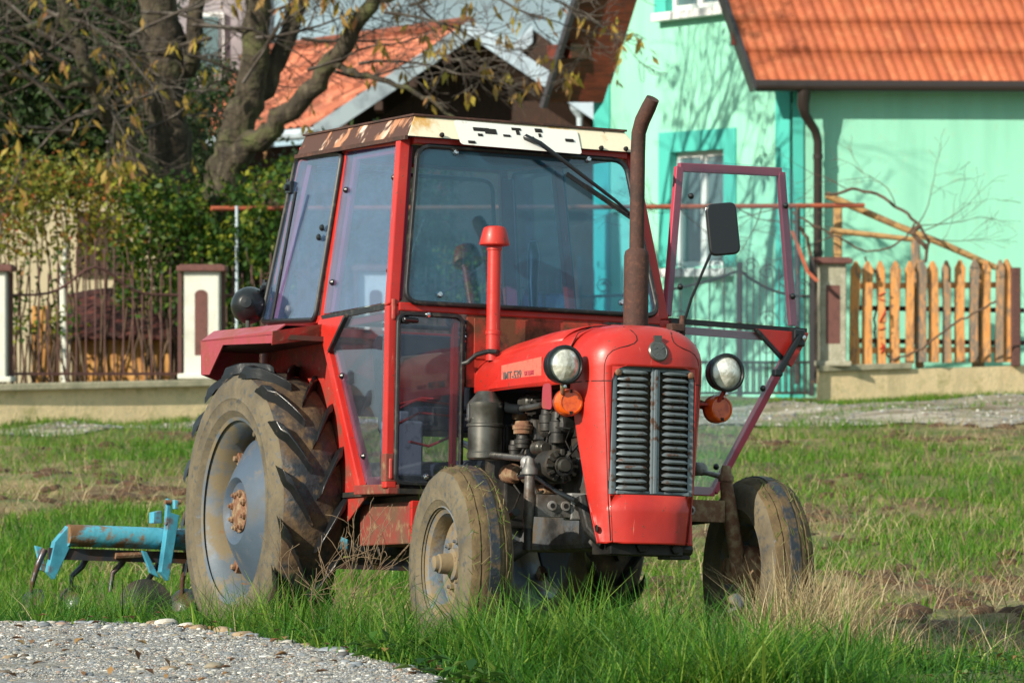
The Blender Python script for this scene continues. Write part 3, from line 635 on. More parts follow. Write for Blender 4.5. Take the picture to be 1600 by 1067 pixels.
# pumps, filters, lines around the engine
for i, (x, y, Yp, r, hgt, axv, mt) in enumerate([(817,668,-.20,.036,.05,(0,0,1),mHubRust),(817,690,-.20,.030,.05,(0,0,1),mEngine),(855,655,-.17,.028,.09,(0,0,1),mEngine),(845,700,-.19,.026,.09,(1,0,0),mSteelCan),(838,742,-.17,.034,.16,(1,0,0),mEngineGrey),(800,740,-.17,.035,.10,(1,0,0),mHubRust),(828,628,-.15,.026,.12,(1,0,0),mSteelCan),(805,700,-.16,.03,.06,(0,0,1),mEngine),(872,668,-.15,.03,.12,(0,0,1),mEngine)]):
    c = tp(x, y, 'Y', Yp)
    M().lathe([(.0001, -hgt/2), (r, -hgt/2), (r, -hgt/6), (r*1.12, -hgt/6), (r*1.12, hgt/6), (r*.9, hgt/5), (r*.8, hgt/2), (.0001, hgt/2)], c, axv, 18).build('engine_fitting', mt, engine, smooth=30, bevel=.002)
rr_ = random.Random(5)
for i in range(16):
    x0, y0 = rr_.uniform(790, 880), rr_.uniform(630, 760); p = [tp(x0, y0, 'Y', -.18)]
    for k in range(4): x0 += rr_.uniform(-18, 26); y0 += rr_.uniform(-22, 22); p.append(tp(min(x0, 892), max(625, y0), 'Y', -.17+rr_.uniform(-.02, .03)))
    cr = []
    for k in range(len(p)-1):
        for t in (0, .33, .66): cr.append(p[k]*(1-t)+p[k+1]*t)
    M().tube(cr, rr_.choice([.003, .004, .006]), 6).build('fuel_line', rr_.choice([mBlack, mSteel, mEngine, mSteelCan]), engine, smooth=60)
for i, (x, y, sx, sz) in enumerate([(790,755,.08,.10),(850,760,.10,.06),(830,712,.07,.05),(870,690,.05,.09),(812,650,.05,.03),(840,672,.04,.08),(788,690,.05,.09)]):
    M().box(tp(x, y, 'Y', -.14), (sx, .05, sz)).build('engine_casting', [mEngine, mHubRust, mEngineGrey][i % 3], engine, bevel=.008)
# frame member between axle and engine side with hoses
M().tube([tp(x, y, 'Y', -.24) for x, y in ((812, 745), (835, 742), (870, 768), (900, 782))], .010, 8).build('hose', mBlackPl, T, smooth=60)

# --- bonnet
def arc_sec(X, w, zt, zb, rr, nb=4, na=22, ex=2.5):
    pts = []; zs = zt-rr
    for i in range(nb): pts.append((X, Y0-w, zb+(zs-zb)*i/nb))
    for k in range(na+1):
        a = PI*k/na; c = math.cos(a); sn = math.sin(a)
        pts.append((X, Y0-w*math.copysign(abs(c)**(2/ex), c), zs+rr*abs(sn)**(2/ex)))
    for i in range(nb-1, -1, -1): pts.append((X, Y0+w, zb+(zs-zb)*i/nb))
    return pts
secs = [arc_sec(X, w, zt, zb, rr) for X, w, zt, zb, rr in ((1.10,.250,1.205,1.055,.12),(1.13,.262,1.215,1.047,.12),(1.35,.266,1.238,1.045,.135),(1.6,.268,1.256,1.044,.14),(1.8,.266,1.266,1.04,.15),(1.93,.262,1.268,1.04,.16),(1.962,.258,1.268,1.04,.16))]
hood = M().grid(np.array(secs)).build('bonnet', mRed, T, smooth=50, solid=.004)
lip = [[(p[0], (p[1]-Y0)*.97+Y0, p[2]+dz) for p in arc_sec(X, .262, zt, zt-.15, .145)[7:-7]] for X, zt, dz in ((1.12,1.215,.012),(1.3,1.235,.018),(1.6,1.256,.018),(1.86,1.267,.010))]
M().grid(np.array(lip)).build('bonnet_flap', mRed, hood, smooth=50, solid=.004)
M().prism([(1.28, -.246, 1.052), (1.96, -.238, 1.052), (1.96, -.238, 1.085), (1.34, -.246, 1.085)], (0, -.008, 0)).build('bonnet_crease', mRed, hood, bevel=.004)
hd = tp(784, 571, 'Y', -.247); hd2 = tp(846, 590, 'Y', -.247)
dc = M().prism([(hd[0], -.2485, hd[2]), (hd2[0], -.2485, hd[2]+.012), (hd2[0], -.2485, hd2[2]+.008), (hd[0], -.2485, hd2[2]-.004)], (0, .002, 0)).build('decal', mDecal, hood)
def text(s, size, loc, rot, mt, par, name='lettering', sx=1):
    cu = bpy.data.curves.new(name, 'FONT'); cu.body = s; cu.size = size; cu.extrude = .0008; cu.offset = size*.012
    o = bpy.data.objects.new(name, cu); COL.objects.link(o); o.data.materials.append(mt); o.location = loc; o.rotation_euler = rot; o.scale = (sx, 1, 1)
    bpy.context.view_layer.update(); me = bpy.data.meshes.new_from_object(o.evaluated_get(bpy.context.evaluated_depsgraph_get()))
    q = bpy.data.objects.new(name, me); COL.objects.link(q); q.location = loc; q.rotation_euler = rot; q.scale = (sx, 1, 1); q.parent = par
    bpy.data.objects.remove(o); return q
text('IMT-539', .046, (hd[0]+.02, -.2500, hd2[2]+.008), (PI/2, 0, 0), mText, dc, sx=1.05)
text('DE LUXE', .024, (hd[0]+.215, -.2500, hd2[2]+.016), (PI/2, 0, 0), mMaroon, dc, sx=.9)

# --- nose shell round the grille
def noseX(y, z, w): # plan curve of the nose
    q = min(abs((y-Y0)/w), 1.0); return 1.99+.205*(1-q**2.9)**(1/2.9)-.02*max(0, (.8-z))*.6
def wz(z): return np.interp(z, [.43, .6, 1.05, 1.3], [.196, .214, .245, .25])
def xrear(z): return np.interp(z, [.44, .65, .95, 1.05], [2.115, 2.05, 1.975, 1.962])
zrows = [.445, .452, .50, .56, .625, .72, .84, .96, 1.04, 1.098]
vcols = [-1, -.999, -.99, -.97, -.93, -.86, -.78, -.712, -.60, -.4, -.2, 0, .2, .4, .60, .712, .78, .86, .93, .97, .99, .999, 1]
def shell_row(z, bulge=0):
    w = wz(z); row = []; xr = xrear(z)
    for t in (0, .5): row.append((xr+(1.99-xr)*t if xr < 1.99 else xr+.0*t, Y0-w, z))
    for v in vcols:
        k = .172/.25 if False else 1
        y = v*w if abs(v) != .712 else math.copysign(.172, v)
        row.append((max(noseX(Y0+y, z, w)+bulge, min(xr, 2.12) if abs(v) > .9 else 0), Y0+y, z))
    for t in (.5, 1): row.append((xr+(1.99-xr)*(1-t) if xr < 1.99 else xr, Y0+w, z))
    return row
rows = [shell_row(z) for z in zrows]
zs, zt = 1.108, 1.268
for k in range(0, 13):
    a = PI/2*k/12; c = math.cos(a)**(2/2.5) if k < 12 else 0; sn = math.sin(a)**(2/2.5); row = []
    base = shell_row(zs)
    for (X, Y, Z) in base:
        xi = X-.150*(1-c)*(max(0, X-1.962)/.233)
        row.append((xi, Y0+(Y-Y0)*max(c, .0005), zs+(zt-zs)*sn-(.008*(X-1.96)/.23)*sn))
    rows.append(row)
A = np.array(rows); na, nb = A.shape[:2]
m = M(); fs_ = []
lo, hi = 2+7, 2+15      # columns between the two grille edges
for i in range(na-1):
    for j in range(nb-1):
        if 4 <= i < 9 and lo <= j < hi: continue
        fs_.append((i*nb+j, i*nb+j+1, (i+1)*nb+j+1, (i+1)*nb+j))
m.add(A.reshape(-1, 3), fs_)
nose = m.build('nose_shell', mRed, T, smooth=55, solid=.005)
# corner pieces that round the grille opening
for sy in (-1, 1):
    for z0, sz in ((.625, 1), (1.098, -1)):
        c = [(noseX(Y0+sy*q_, z0, wz(z0))+.0022, Y0+sy*q_, z0+sz*h_) for q_, h_ in ((.1745, -.004), (.118, -.004), (.148, .007), (.165, .024), (.1745, .058))]
        M().prism(c, (-.012, 0, 0)).build('corner_web', mRed, nose)
# seams
def surf(y, z): return noseX(y, z, wz(z))
seam = M()
for s in (-1, 1):
    seam.tube([(surf(Y0+s*.196*(wz(z)/.245), z)+.0015, Y0+s*.196*(wz(z)/.245), z) for z in np.linspace(.455, 1.045, 14)], .0022, 5)
    seam.tube([(X, Y0+s*.2485, 1.043) for X in (1.965, 1.99)]+[(surf(Y0+s*y, 1.043)+.001, Y0+s*y, 1.043) for y in (.242, .236, .225, .21, .196, .18, .174)], .0028, 5)
    seam.tube([(xrear(1.045)+.001, Y0+s*.251, 1.04), (1.963, Y0+s*.256, 1.10), (1.963, Y0+s*.25, 1.17), (1.963, Y0+s*.215, 1.232), (1.963, Y0+s*.15, 1.258), (1.963, Y0+s*.08, 1.268)], .002, 5)
def domept(y, k):     # point on the dome above the grille
    a = PI/2*k; c = math.cos(a)**(2/2.5); sn = math.sin(a)**(2/2.5); X = noseX(Y0+y/max(c, .1), zs, wz(zs))
    return (X-.150*(1-c)*((X-1.962)/.233)+.0015, Y0+y, zs+(zt-zs)*sn-(.008*(X-1.96)/.23)*sn+.0015)
def domez(y, z):
    sn = min((z-zs)/(zt-zs), .999); return domept(y, math.asin(sn**1.25)*2/PI)
for s in (-1, 1):
    seam.tube([(surf(Y0+s*.196, z)+.0015, Y0+s*.196, z) for z in (1.045, 1.075, 1.10)]+[domez(s*y, k) for y, k in ((.193, 1.118), (.186, 1.137), (.170, 1.155), (.145, 1.167), (.115, 1.176), (.09, 1.186), (.076, 1.2), (.074, 1.218), (.082, 1.238), (.095, 1.255))], .0022, 5)
seam.build('panel_seam', mHole, nose, smooth=60)
# grille: two columns of pressed louvres, centre bar
gr = M()
gx = lambda y: 2.180-.85*(y*y)
cols = np.linspace(-.171, .171, 13)
gr.grid(np.array([[(gx(y)-.012, Y0+y, z) for y in cols] for z in (.624, 1.099)]))
grille = gr.build('grille', mRadiator, T)
lv = M(); nl = 18
for s in (-1, 1):
    for k in range(nl):
        z = .648+k*(.428/(nl-1)); ys_ = np.linspace(.030, .150, 9); sec = []
        for i, y in enumerate(ys_):
            e = 1-.9*max(0, abs(i-4)/4-.7)/.3; hh = .0076*e+.001; dd = .016*e
            x0 = gx(y)
            sec.append([(x0-.006, Y0+s*y, z+hh+.004), (x0+dd*.6, Y0+s*y, z+hh*.9), (x0+dd, Y0+s*y, z+.001), (x0+dd*.8, Y0+s*y, z-hh*.6), (x0-.004, Y0+s*y, z-hh*.3)])
        lv.grid(np.array(sec))
for s in (-1, 1):
    lv.grid(np.array([[(gx(.160)+.004, Y0+s*.148, z), (gx(.160)+.008, Y0+s*.154, z), (gx(.165)+.008, Y0+s*.168, z), (gx(.17)-.006, Y0+s*.1715, z)] for z in np.linspace(.627, 1.096, 6)]))
lv.build('louvre', mGrille, grille, smooth=50)
M().box((2.180, Y0, .861), (.014, .034, .466)).box((2.188, Y0, .861), (.006, .014, .462)).box((2.170, Y0, 1.09), (.012, .30, .016)).box((2.170, Y0, .633), (.012, .30, .014)).build('centre_bar', mGrille, grille, bevel=.003)
bolts([(2.172, Y0-.150, 1.075), (2.172, Y0+.150, 1.075)], mHubRust, grille, (1, 0, 0), .013, 'screw')
ed = M(); rp_ = rrect([(surf(Y0-.17, .63)-.002, Y0-.171, .627), (surf(Y0+.17, .63)-.002, Y0+.171, .627), (surf(Y0+.17, 1.09)-.002, Y0+.171, 1.096), (surf(Y0-.17, 1.09)-.002, Y0-.171, 1.096)], .035)
rp_ = [np.array([surf(p[1], p[2])-.003, p[1], p[2]]) for p in rp_]
ds = []
for i in range(len(rp_)):
    a_, b_ = rp_[i], rp_[(i+1) % len(rp_)]
    for t in np.linspace(0, 1, 6)[:-1]: q = a_*(1-t)+b_*t; ds.append((surf(q[1], q[2])-.003, q[1], q[2]))
ed.tube(ds+[ds[0]], .004, 6).build('grille_edge', mHole, grille, smooth=60)
# badge
bx_ = domept(.005, .16)[0]
bd = M().lathe([(.0405, 0), (.0405, .006), (.036, .010), (.0001, .012)], (bx_-.002, Y0+.004, 1.158), (1, 0, .25), 32).box((bx_-.006, Y0+.004, 1.205), (.012, .03, .024)).build('badge', mSteelCan, nose, smooth=30)
em = M(); em.tube([(bx_+.009, Y0-.018, 1.165), (bx_+.008, Y0-.004, 1.172), (bx_+.008, Y0+.010, 1.166), (bx_+.007, Y0+.024, 1.176)], .0016, 5)
em.tube([(bx_+.0085-.25*(.031*math.sin(a)), Y0+.004+.031*math.cos(a), 1.158+.031*math.sin(a)) for a in np.linspace(0, 2*PI, 20)], .0014, 5).tube([(bx_+.012, Y0-.014, 1.138), (bx_+.012, Y0+.0, 1.150), (bx_+.012, Y0+.018, 1.144), (bx_+.012, Y0+.022, 1.134)], .0014, 5).build('emblem', mSteel, bd)
M().lathe([(.011, 0), (.014, .003), (.010, .004), (.009, .0005), (.0001, .0005)], (2.115, Y0-.200, .50), (0, -1, 0), 16).build('tow_hole', mHole, nose)

# --- lamps
for s, cy in ((-1, -.313), (1, .361)):
    c = np.array([2.055, cy, 1.098])
    hl = M().lathe([(.0001, -.055), (.025, -.052), (.050, -.030), (.066, 0), (.070, .035), (.073, .04), (.073, .055), (.066, .058), (.062, .052)], c, (1, .0, .02), 32).build('headlight', mBlackPl, T, smooth=40)
    M().lathe([(.062, .046), (.050, .056), (.030, .064), (.0001, .067)], c, (1, 0, .02), 32).build('lens', mLens, hl, smooth=60)
    M().tube([c+np.array([.03, 0, -.068]), c+np.array([.01, -s*.01, -.10]), c+np.array([-.03, -s*.04, -.12])], .009, 8).box(c+np.array([-.03, -s*.055, -.118]), (.05, .09, .010)).build('lamp_bracket', mHubRust if s < 0 else mRedOld, hl, bevel=.002)
    M().lathe([(.007, 0), (.007, .012), (.0001, .013)], c+np.array([.04, 0, -.08]), (1, 0, 0), 8).build('clamp_screw', mChrome, hl)
    k = np.array([2.02, -.262 if s < 0 else .360, .965]); av = nrm((1, s*.10, .0))
    tsn = M().lathe([(.0001, -.03), (.03, -.03), (.052, -.012), (.054, .0), (.054, .006)], k, av, 28).build('turn_signal', mRedOld, T, smooth=30)
    M().lathe([(.053, .004), (.051, .035), (.046, .044), (.040, .046), (.038, .043), (.0001, .043)], k, av, 28).build('lens', mOrange, tsn, smooth=30)
    M().box(k+av*.044+np.array([0, 0, .040]), (.006, .008, .012)).box(k+av*.044+np.array([0, 0, -.040]), (.006, .012, .012)).build('lens_screw', mHole, tsn)
    M().bar(k+np.array([-.02, 0, 0]), k+np.array([-.05, -s*.07, .03]), .02, .03).build('signal_bracket', mHubRust, tsn)
M().prism(rrect([tp(x, y, 'Y', -.30) for x, y in ((848, 600), (860, 598), (862, 640), (846, 638))], .02), (0, .004, 0)).build('reflector_tab', mFender, T)

# --- exhaust and intake
EX = np.array([1.75, .152, 0])
ex = M().lathe([(.030, 1.20), (.046, 1.235), (.048, 1.25), (.048, 1.555), (.044, 1.575), (.030, 1.585)], EX, (0, 0, 1), 28)
pp = [EX+np.array(q) for q in ((0, 0, 1.57), (0, 0, 1.8), (0, 0, 1.96), (.004, 0, 2.03), (.025, .004, 2.075), (.065, .012, 2.125), (.085, .018, 2.155))]
ex.tube(pp, [.0285]*4+[.030, .029, .026], 20); ex.build('exhaust', mRustDark, T, smooth=50)
IN = np.array([1.235, -.212, 0])
M().lathe([(.028, 1.17), (.028, 1.27), (.031, 1.272), (.031, 1.285), (.0275, 1.288), (.027, 1.60), (.030, 1.602), (.030, 1.615)], IN, (0, 0, 1), 24).lathe([(.028, 1.616), (.058, 1.622), (.060, 1.628), (.047, 1.680), (.043, 1.690), (.03, 1.696), (.0001, 1.698)], IN, (0, 0, 1), 28).build('air_intake', mRed, T, smooth=35)
M().tube([(1.145, -.30, 1.16), (1.16, -.285, 1.165), (1.19, -.26, 1.195), (1.25, -.235, 1.205), (1.30, -.22, 1.20)], .010, 8).build('cable', mBlack, T, smooth=60)

# --- cab
def YS(z): return .569-.1364*(max(z, 1.378)-1.378)
def XF(z): return 1.135-.2003*(max(z, 1.378)-1.378)
def ZT(X): return 2.035+.065*(1.0-X)/1.17
def XR(z): return -.30+.16*max(0, z-1.37)
cf = M()
for s in (-1, 1):
    cf.bar((1.108, s*.588, .665), (1.108, s*.588, 1.375), .046, .046, up=(1, 0, 0))
    cf.bar((1.108, s*.588, 1.375), (.975, s*.497, 2.05), .046, .046, up=(1, 0, 0))
    cf.bar((.345, s*.560, 1.372), (.345, s*.468, ZT(.345)+.01), .036, .040, up=(1, 0, 0))
    cf.bar((.36, s*.575, 1.372), (.80, s*.575, .675), .040, .036, up=(0, 1, 0))
    cf.bar((-.29, s*.555, 1.372), (-.17, s*.458, ZT(-.17)+.01), .036, .036, up=(1, 0, 0))
    cf.bar((.99, s*.480, 2.052), (-.18, s*.462, ZT(-.18)+.02), .040, .046)
    cf.bar((.36, s*.560, 1.378), (-.30, s*.560, 1.378), .04, .030)
cf.bar((.998, -.47, 2.050), (.998, .47, 2.050), .046, .044); cf.bar((-.18, -.45, 2.11), (-.18, .45, 2.11), .04, .04)
cf.bar((1.130, -.57, 1.372), (1.130, .57, 1.372), .016, .034); cf.bar((-.30, -.56, 1.378), (-.30, .56, 1.378), .04, .04)
cab = cf.build('cab_frame', mRed, T, bevel=.005)
for s in (-1, 1): M().bar((.78, s*.575, .668), (1.13, s*.575, .662), .05, .038).bar((1.108, s*.589, .69), (1.108, s*.589, .80), .048, .048, up=(1, 0, 0)).build('sill', mRedMud, cab, bevel=.004)
M().box((1.128, Y0, 1.22), (.008, .60, .30)).box((1.134, Y0-.02, 1.262), (.006, .50, .16)).build('firewall', mRedRust, T, bevel=.002)
M().box((.76, 0, .655), (.78, 1.12, .02)).build('cab_floor', mEngine, T)
M().box((-.315, 0, 1.20), (.02, 1.10, .34)).build('rear_panel', mRedOld, T)
# windscreen
wv = nrm((1, 0, .2003))
ws = [(XF(2.022)+.02, -.455, 2.022), (XF(2.022)+.02, .455, 2.022), (XF(1.388)+.02, .552, 1.388), (XF(1.388)+.02, -.552, 1.388)]
wsc = pane('windscreen', ws, mGlass, T, .06, -wv*.005, .0115)
bolts([tp(x, y, 'W', 0)+wv*.022 for x, y in ((708, 241), (915, 252), (683, 463), (967, 475))], mChrome, wsc, wv, .013)
for s in (-1, 1):
    lw = pane('lower_front_window', [(1.142, s*.300, 1.345), (1.142, s*.575, 1.345), (1.142, s*.575, .685), (1.142, s*.300, .685)][::s], mGlassDirty, T, .04, (-.005, 0, 0), .0105)
    M().bar((1.12, s*.325, .68), (1.12, s*.325, 1.36), .020, .03, up=(1, 0, 0)).build('window_bar', mRed, lw)
    if s < 0: bolts([tp(668, 492, 'X', 1.145), tp(665, 745, 'X', 1.145)], mChrome, lw, (1, 0, 0), .013)
# rear side windows (hinged, slightly open)
def SW(px, py, off=0): p = tp(px, py, 'S', 0); return p+np.array([0, -1, -.1364])*off
sv = nrm((0, -1, -.1364))
qd = [SW(474, 246, .03), SW(543, 239, .022), SW(500, 499, .022), SW(421, 502, .035)]
for s in (-1, 1):
    pts = [p*np.array([1, -s, 1]) for p in qd]
    w_ = pane('side_rear_window', pts, mGlassSide, T, .04, np.array([0, -s*.005, 0]), .011)
    if s < 0:
        for (x, y) in ((465, 293), (428, 450)):
            p = SW(x, y, .03); M().box(p, (.06, .03, .05)).lathe([(.014, .0), (.014, .03), (.0001, .031)], p, (0, -1, 0), 12).lathe([(.012, -.04), (.012, .04)], p-np.array([.03, 0, 0]), (0, 0, 1), 10).build('window_hinge', mBlackPl, w_, bevel=.004)
        bolts([SW(515, 355, .03), SW(510, 370, .03)], mBlackPl, w_, sv, .014, 'knob')
    M().bar(np.array([-.215, s*.545, 1.42]), np.array([-.10, s*.452, 2.06]), .045, .02).build('window_frame', mMaroon, w_)
# doors
def door(name, s):
    """door in closed position: hinge line at x=0, rearwards is -x; y measured outwards"""
    d = M(); o = .0
    def q(x, z): return np.array([x-1.12, (YS(z)-.60)*1.0+o, z])
    def fb(m, a, b, w=.036): m.bar(q(*a)-np.array([0, .018, 0]), q(*b)-np.array([0, .018, 0]), w, .022, up=(0, 1, 0))
    ZB = 1.40
    fb(d, (1.075, ZB), (.955, 2.02)); fb(d, (.415, ZB), (.415, 2.045)); fb(d, (.955, 2.02), (.415, 2.045)); 
    fb(d, (1.075, 1.345), (1.075, .70)); fb(d, (1.075, 1.345), (.40, 1.345), .03); fb(d, (.41, 1.33), (.825, .70)); fb(d, (.825, .70), (1.075, .70))
    r = Matrix.Rotation
    def flip(mm):
        for k in range(len(mm.v)): mm.v[k] = mm.v[k]*np.array([1, s, 1])
        if s < 0: mm.f = [f[::-1] for f in mm.f]
        return mm
    D = flip(d).build(name, mMaroon, T, bevel=.003)
    D.location = (1.12, s*.60, 0)
    G1 = [q(1.095, 1.395), q(.980, 2.052), q(.372, 2.062), q(.375, 1.395)]
    flip(M().prism([p+np.array([0, .008, 0]) for p in rrect(G1, .02, 3)], (0, .005, 0))).build('upper_glass', mGlassSide if s < 0 else mGlassDoor, D)
    G2 = [q(1.10, 1.365), q(.52, 1.365), q(.48, 1.27), q(.86, .685), q(1.10, .685)]
    flip(M().prism([p+np.array([0, .008, 0]) for p in rrect(G2, .02, 3)], (0, .005, 0))).build('lower_glass', mGlassDirty if s < 0 else mGlassDoor, D)
    flip(M().bar(q(1.11, 1.378)+np.array([0, .012, 0]), q(.37, 1.378)+np.array([0, .012, 0]), .012, .022)).build('belt_gasket', mBlack, D)
    tri = [q(.365, 1.370), q(.64, 1.370), q(.44, 1.255), q(.42, 1.275)] if False else [q(.368, 1.371), q(.645, 1.371), q(.475, 1.235), q(.455, 1.225), q(.375, 1.345)]
    flip(M().prism([p+np.array([0, .012, 0]) for p in tri], (0, .014, 0))).build('corner_plate', mRed, D, bevel=.002)
    flip(M().bar(q(.645, 1.368)+np.array([0, .02, 0]), q(.475, 1.235)+np.array([0, .02, 0]), .012, .018, up=(0, 1, 0))).build('corner_gasket', mBlack, D)
    for x, z in ((.43, 1.90), (.93, 1.90), (.43, 1.52), (1.02, 1.52), (.84, .80), (.60, 1.13)):
        flip(M().lathe([(.013, 0), (.013, .006), (.006, .014), (.0001, .016)], q(x, z)+np.array([0, .013, 0]), (0, 1, 0), 12)).build('knob', mBlackPl, D)
    for z in (1.36, .74):
        flip(M().lathe([(.010, -.04), (.012, -.035), (.012, .035), (.010, .04)], q(1.115, z)+np.array([.01, .02, 0]), (0, 0, 1), 12).box(q(1.10, z)+np.array([0, .014, 0]), (.04, .008, .05))).build('hinge', mRedOld, D)
    if s < 0: return D
    hh = flip(M().bar(q(.435, 1.355)+np.array([0, .05, 0]), q(.545, 1.20)+np.array([0, .05, 0]), .026, .022, up=(0, 1, 0)).box(q(.432, 1.345)+np.array([0, .035, 0]), (.055, .03, .07)).box(q(.549, 1.195)+np.array([0, .045, 0]), (.04, .03, .03)))
    H = hh.build('door_handle', mBlackPl, D, bevel=.006)
    flip(M().lathe([(.010, 0), (.010, .004), (.0001, .005)], q(.425, 1.345)+np.array([0, .064, 0]), (0, 1, 0), 12)).build('handle_screw', mChrome, H)
    return D
dr = door('door', -1)
dl = door('door', 1); dl.rotation_euler = (0, 0, math.radians(-79)); dl['label'] = 'open cab door with clear glass and maroon frame'
M().lathe([(.011, -.035), (.011, .035), (.0001, .036)], tp(641, 500, 'X', 1.16), (.3, -1, 0), 12).box(tp(628, 500, 'X', 1.13), (.03, .05, .03)).build('door_stop', mBlackPl, T, bevel=.003)
# roof
def rz(X, z): return z+.045*(1.05-X)/1.1
rf = M()
B = [(1.06, -.515), (1.06, .515), (-.12, .515), (-.12, -.515)]; U = [(1.0, -.462), (1.0, .462), (-.16, .462), (-.16, -.462)]
V_ = [(x, y, rz(x, 2.052)) for x, y in B]+[(x, y, rz(x, 2.140)) for x, y in U]
rf.add(V_, [(0, 1, 2, 3), (7, 6, 5, 4), (0, 4, 5, 1), (1, 5, 6, 2), (2, 6, 7, 3), (3, 7, 4, 0)])
roof = rf.build('cab_roof', mRustRoof, T, bevel=.004)
roof.data.materials.append(mWhiteRust); roof.data.materials.append(mRustDark); roof.data.materials.append(mLiner)
for p in roof.data.polygons:
    if p.center.x > 1.0: p.material_index = 1
    elif abs(p.normal.z) > .9 and p.center.z > 2.13: p.material_index = 2
    elif abs(p.normal.z) > .9: p.material_index = 3
lp = [(1.012, -.47), (1.012, .47), (-.17, .47), (-.17, -.47)]
M().prism([(x, y, rz(x, 2.1395)) for x, y in lp], (0, 0, .008)).build('roof_lip', mRustDark, roof)
dp = M()
for a_, b_ in ((B[0], B[3]), (B[1], B[2])):
    dp.bar((a_[0], a_[1]*1.008, rz(a_[0], 2.046)), (b_[0], b_[1]*1.008, rz(b_[0], 2.046)), .012, .016)
dp.build('drip_rail', mRustDark, roof)
# white bent number-plate holder on the front of the roof
fx = lambda z: 1.064-.68*(z-2.052)
pl = M(); ys_ = np.linspace(-.30, .243, 12)
pl.prism(rrect([(fx(2.03)+.006, -.295, 2.030), (fx(2.03)+.004, .235, 2.026), (fx(2.128)+.006, .243, 2.128), (fx(2.128)+.006, -.30, 2.134)], .015), (-.003, 0, 0))
plate = pl.build('white_plate', mWhitePlate, roof)
def hole(px, py, w, h):
    p = tp(px, py, 'X', 1.04); z = p[2]; y = p[1]
    M().box((fx(z)+.008, y, z), (.004, w, h), [[.83, 0, -.56], [0, 1, 0], [.56, 0, .83]]).build('plate_hole', mHole, plate)
for a_ in ((752, 203, .07, .018), (766, 206, .05, .026), (748, 212, .02, .012), (731, 224, .03, .012), (790, 213, .03, .010), (827, 216, .03, .010), (888, 220, .036, .012), (808, 202, .04, .012), (809, 208, .014, .02), (843, 204, .03, .018), (843, 212, .010, .016)): hole(*a_)
bolts([(1.062, -.37, 2.062), (1.060, .33, 2.058), (1.060, .44, 2.062)], mHole, roof, (1, 0, .5), .010)
# wiper
wp = M(); off = wv*.04
a_ = tp(812, 222, 'W', 0)+wv*.06; b_ = tp(985, 345, 'W', 0)+off
wp.tube([a_-wv*.03, a_, a_+(b_-a_)*.1+wv*.03, b_*.8+a_*.2+wv*.02, b_], [.010, .014, .010, .007, .005], 8)
wip = wp.build('wiper', mBlackPl, T, smooth=50)
c_ = tp(880, 275, 'W', 0)+wv*.03; d_ = tp(990, 350, 'W', 0)+wv*.03
M().bar(c_, d_, .010, .016).bar(c_+(d_-c_)*.25+wv*.010, c_+(d_-c_)*.85+wv*.014, .010, .01).build('wiper_blade', mBlack, wip)
# mirror
mb = np.array([1.16, .655, 1.345]); mc = np.array([1.25, .79, 1.743])
mi = M().bar(mb-np.array([.0, .06, .0]), mb+np.array([0, .0, .0]), .05, .03).lathe([(.012, -.03), (.012, .05), (.0001, .051)], mb, (0, 0, 1), 12).build('mirror_arm', mRustDark, T, bevel=.003)
M().tube([mb, mb+(mc-mb)*.3+np.array([0, -.015, 0]), mb+(mc-mb)*.92+np.array([0, -.012, 0])], .006, 8).build('stalk', mBlackPl, mi)
ca, sa = math.cos(-.35), math.sin(-.35); Rm_ = np.array([[ca, -sa, 0], [sa, ca, 0], [0, 0, 1]])@np.array([[1, 0, 0], [0, math.cos(.11), -math.sin(.11)], [0, math.sin(.11), math.cos(.11)]])
mpts = [np.array([0, y, z]) for y, z in ((-.062, -.105), (.062, -.105), (.062, .105), (-.062, .105))]
mpath = [np.array(Rm_)@p+mc+np.array([-.01, .0, .0]) for p in rrect(mpts, .03)]
mir = M().prism(mpath, np.array(Rm_)@np.array([.022, 0, 0])).build('mirror', mBlackPl, mi, bevel=.007)
M().prism([p-np.array([.003, 0, 0]) for p in mpath], (.001, 0, 0)).build('mirror_glass', mChrome, mir)
# mudguards
def fender(s):
    Pn = [(-.39, 1.305), (-.375, 1.180), (-.270, 1.175), (-.13, 1.285), (.43, 1.262)]
    tp_ = [(-.39, 1.325), (.43, 1.300)]
    m = M(); yo = .822
    # outer lip
    m.prism([(-.39, s*yo, 1.325), (-.375, s*yo, 1.180), (-.285, s*yo, 1.175), (-.13, s*yo, 1.290), (.43, s*yo, 1.262), (.43, s*yo, 1.310)][::s], (0, -s*.006, 0))
    # top: chamfer and flat deck
    for (y1, z1a, z1b, y2, z2a, z2b) in ((yo, 1.325, 1.300, .765, 1.368, 1.342), (.765, 1.368, 1.342, .56, 1.372, 1.350)):
        m.prism([(-.39, s*y1, z1a), (.43, s*y1, z1b), (.43 if y2 > .6 else .38, s*y2, z2b), (-.39, s*y2, z2a)][::s], (0, 0, -.006))
    f = m.build('fender', mFender, T)
    M().prism([(.432, s*yo, 1.310), (.385, s*.56, 1.358), (.372, s*.56, 1.30), (.425, s*yo, 1.255)][::s], (.006, 0, 0)).build('fender_front_edge', mRedOld, f)
    M().prism([(-.39, s*yo, 1.325), (-.39, s*.56, 1.37), (-.39, s*.56, 1.10), (-.378, s*yo, 1.180)][::s], (-.006, 0, 0)).build('fender_rear', mFender, f)
    arc = [(.385, 1.37), (.82, .66), (.60, .55), (-.39, .75), (-.39, 1.37)]
    M().prism([(x, s*.548, z) for x, z in arc], (0, -s*.006, 0)).build('inner_panel', mRedOld, f)
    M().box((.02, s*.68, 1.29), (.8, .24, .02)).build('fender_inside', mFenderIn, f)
    return f
fender(-1); fender(1)
wl = np.array([-.285, -.655, 1.480])
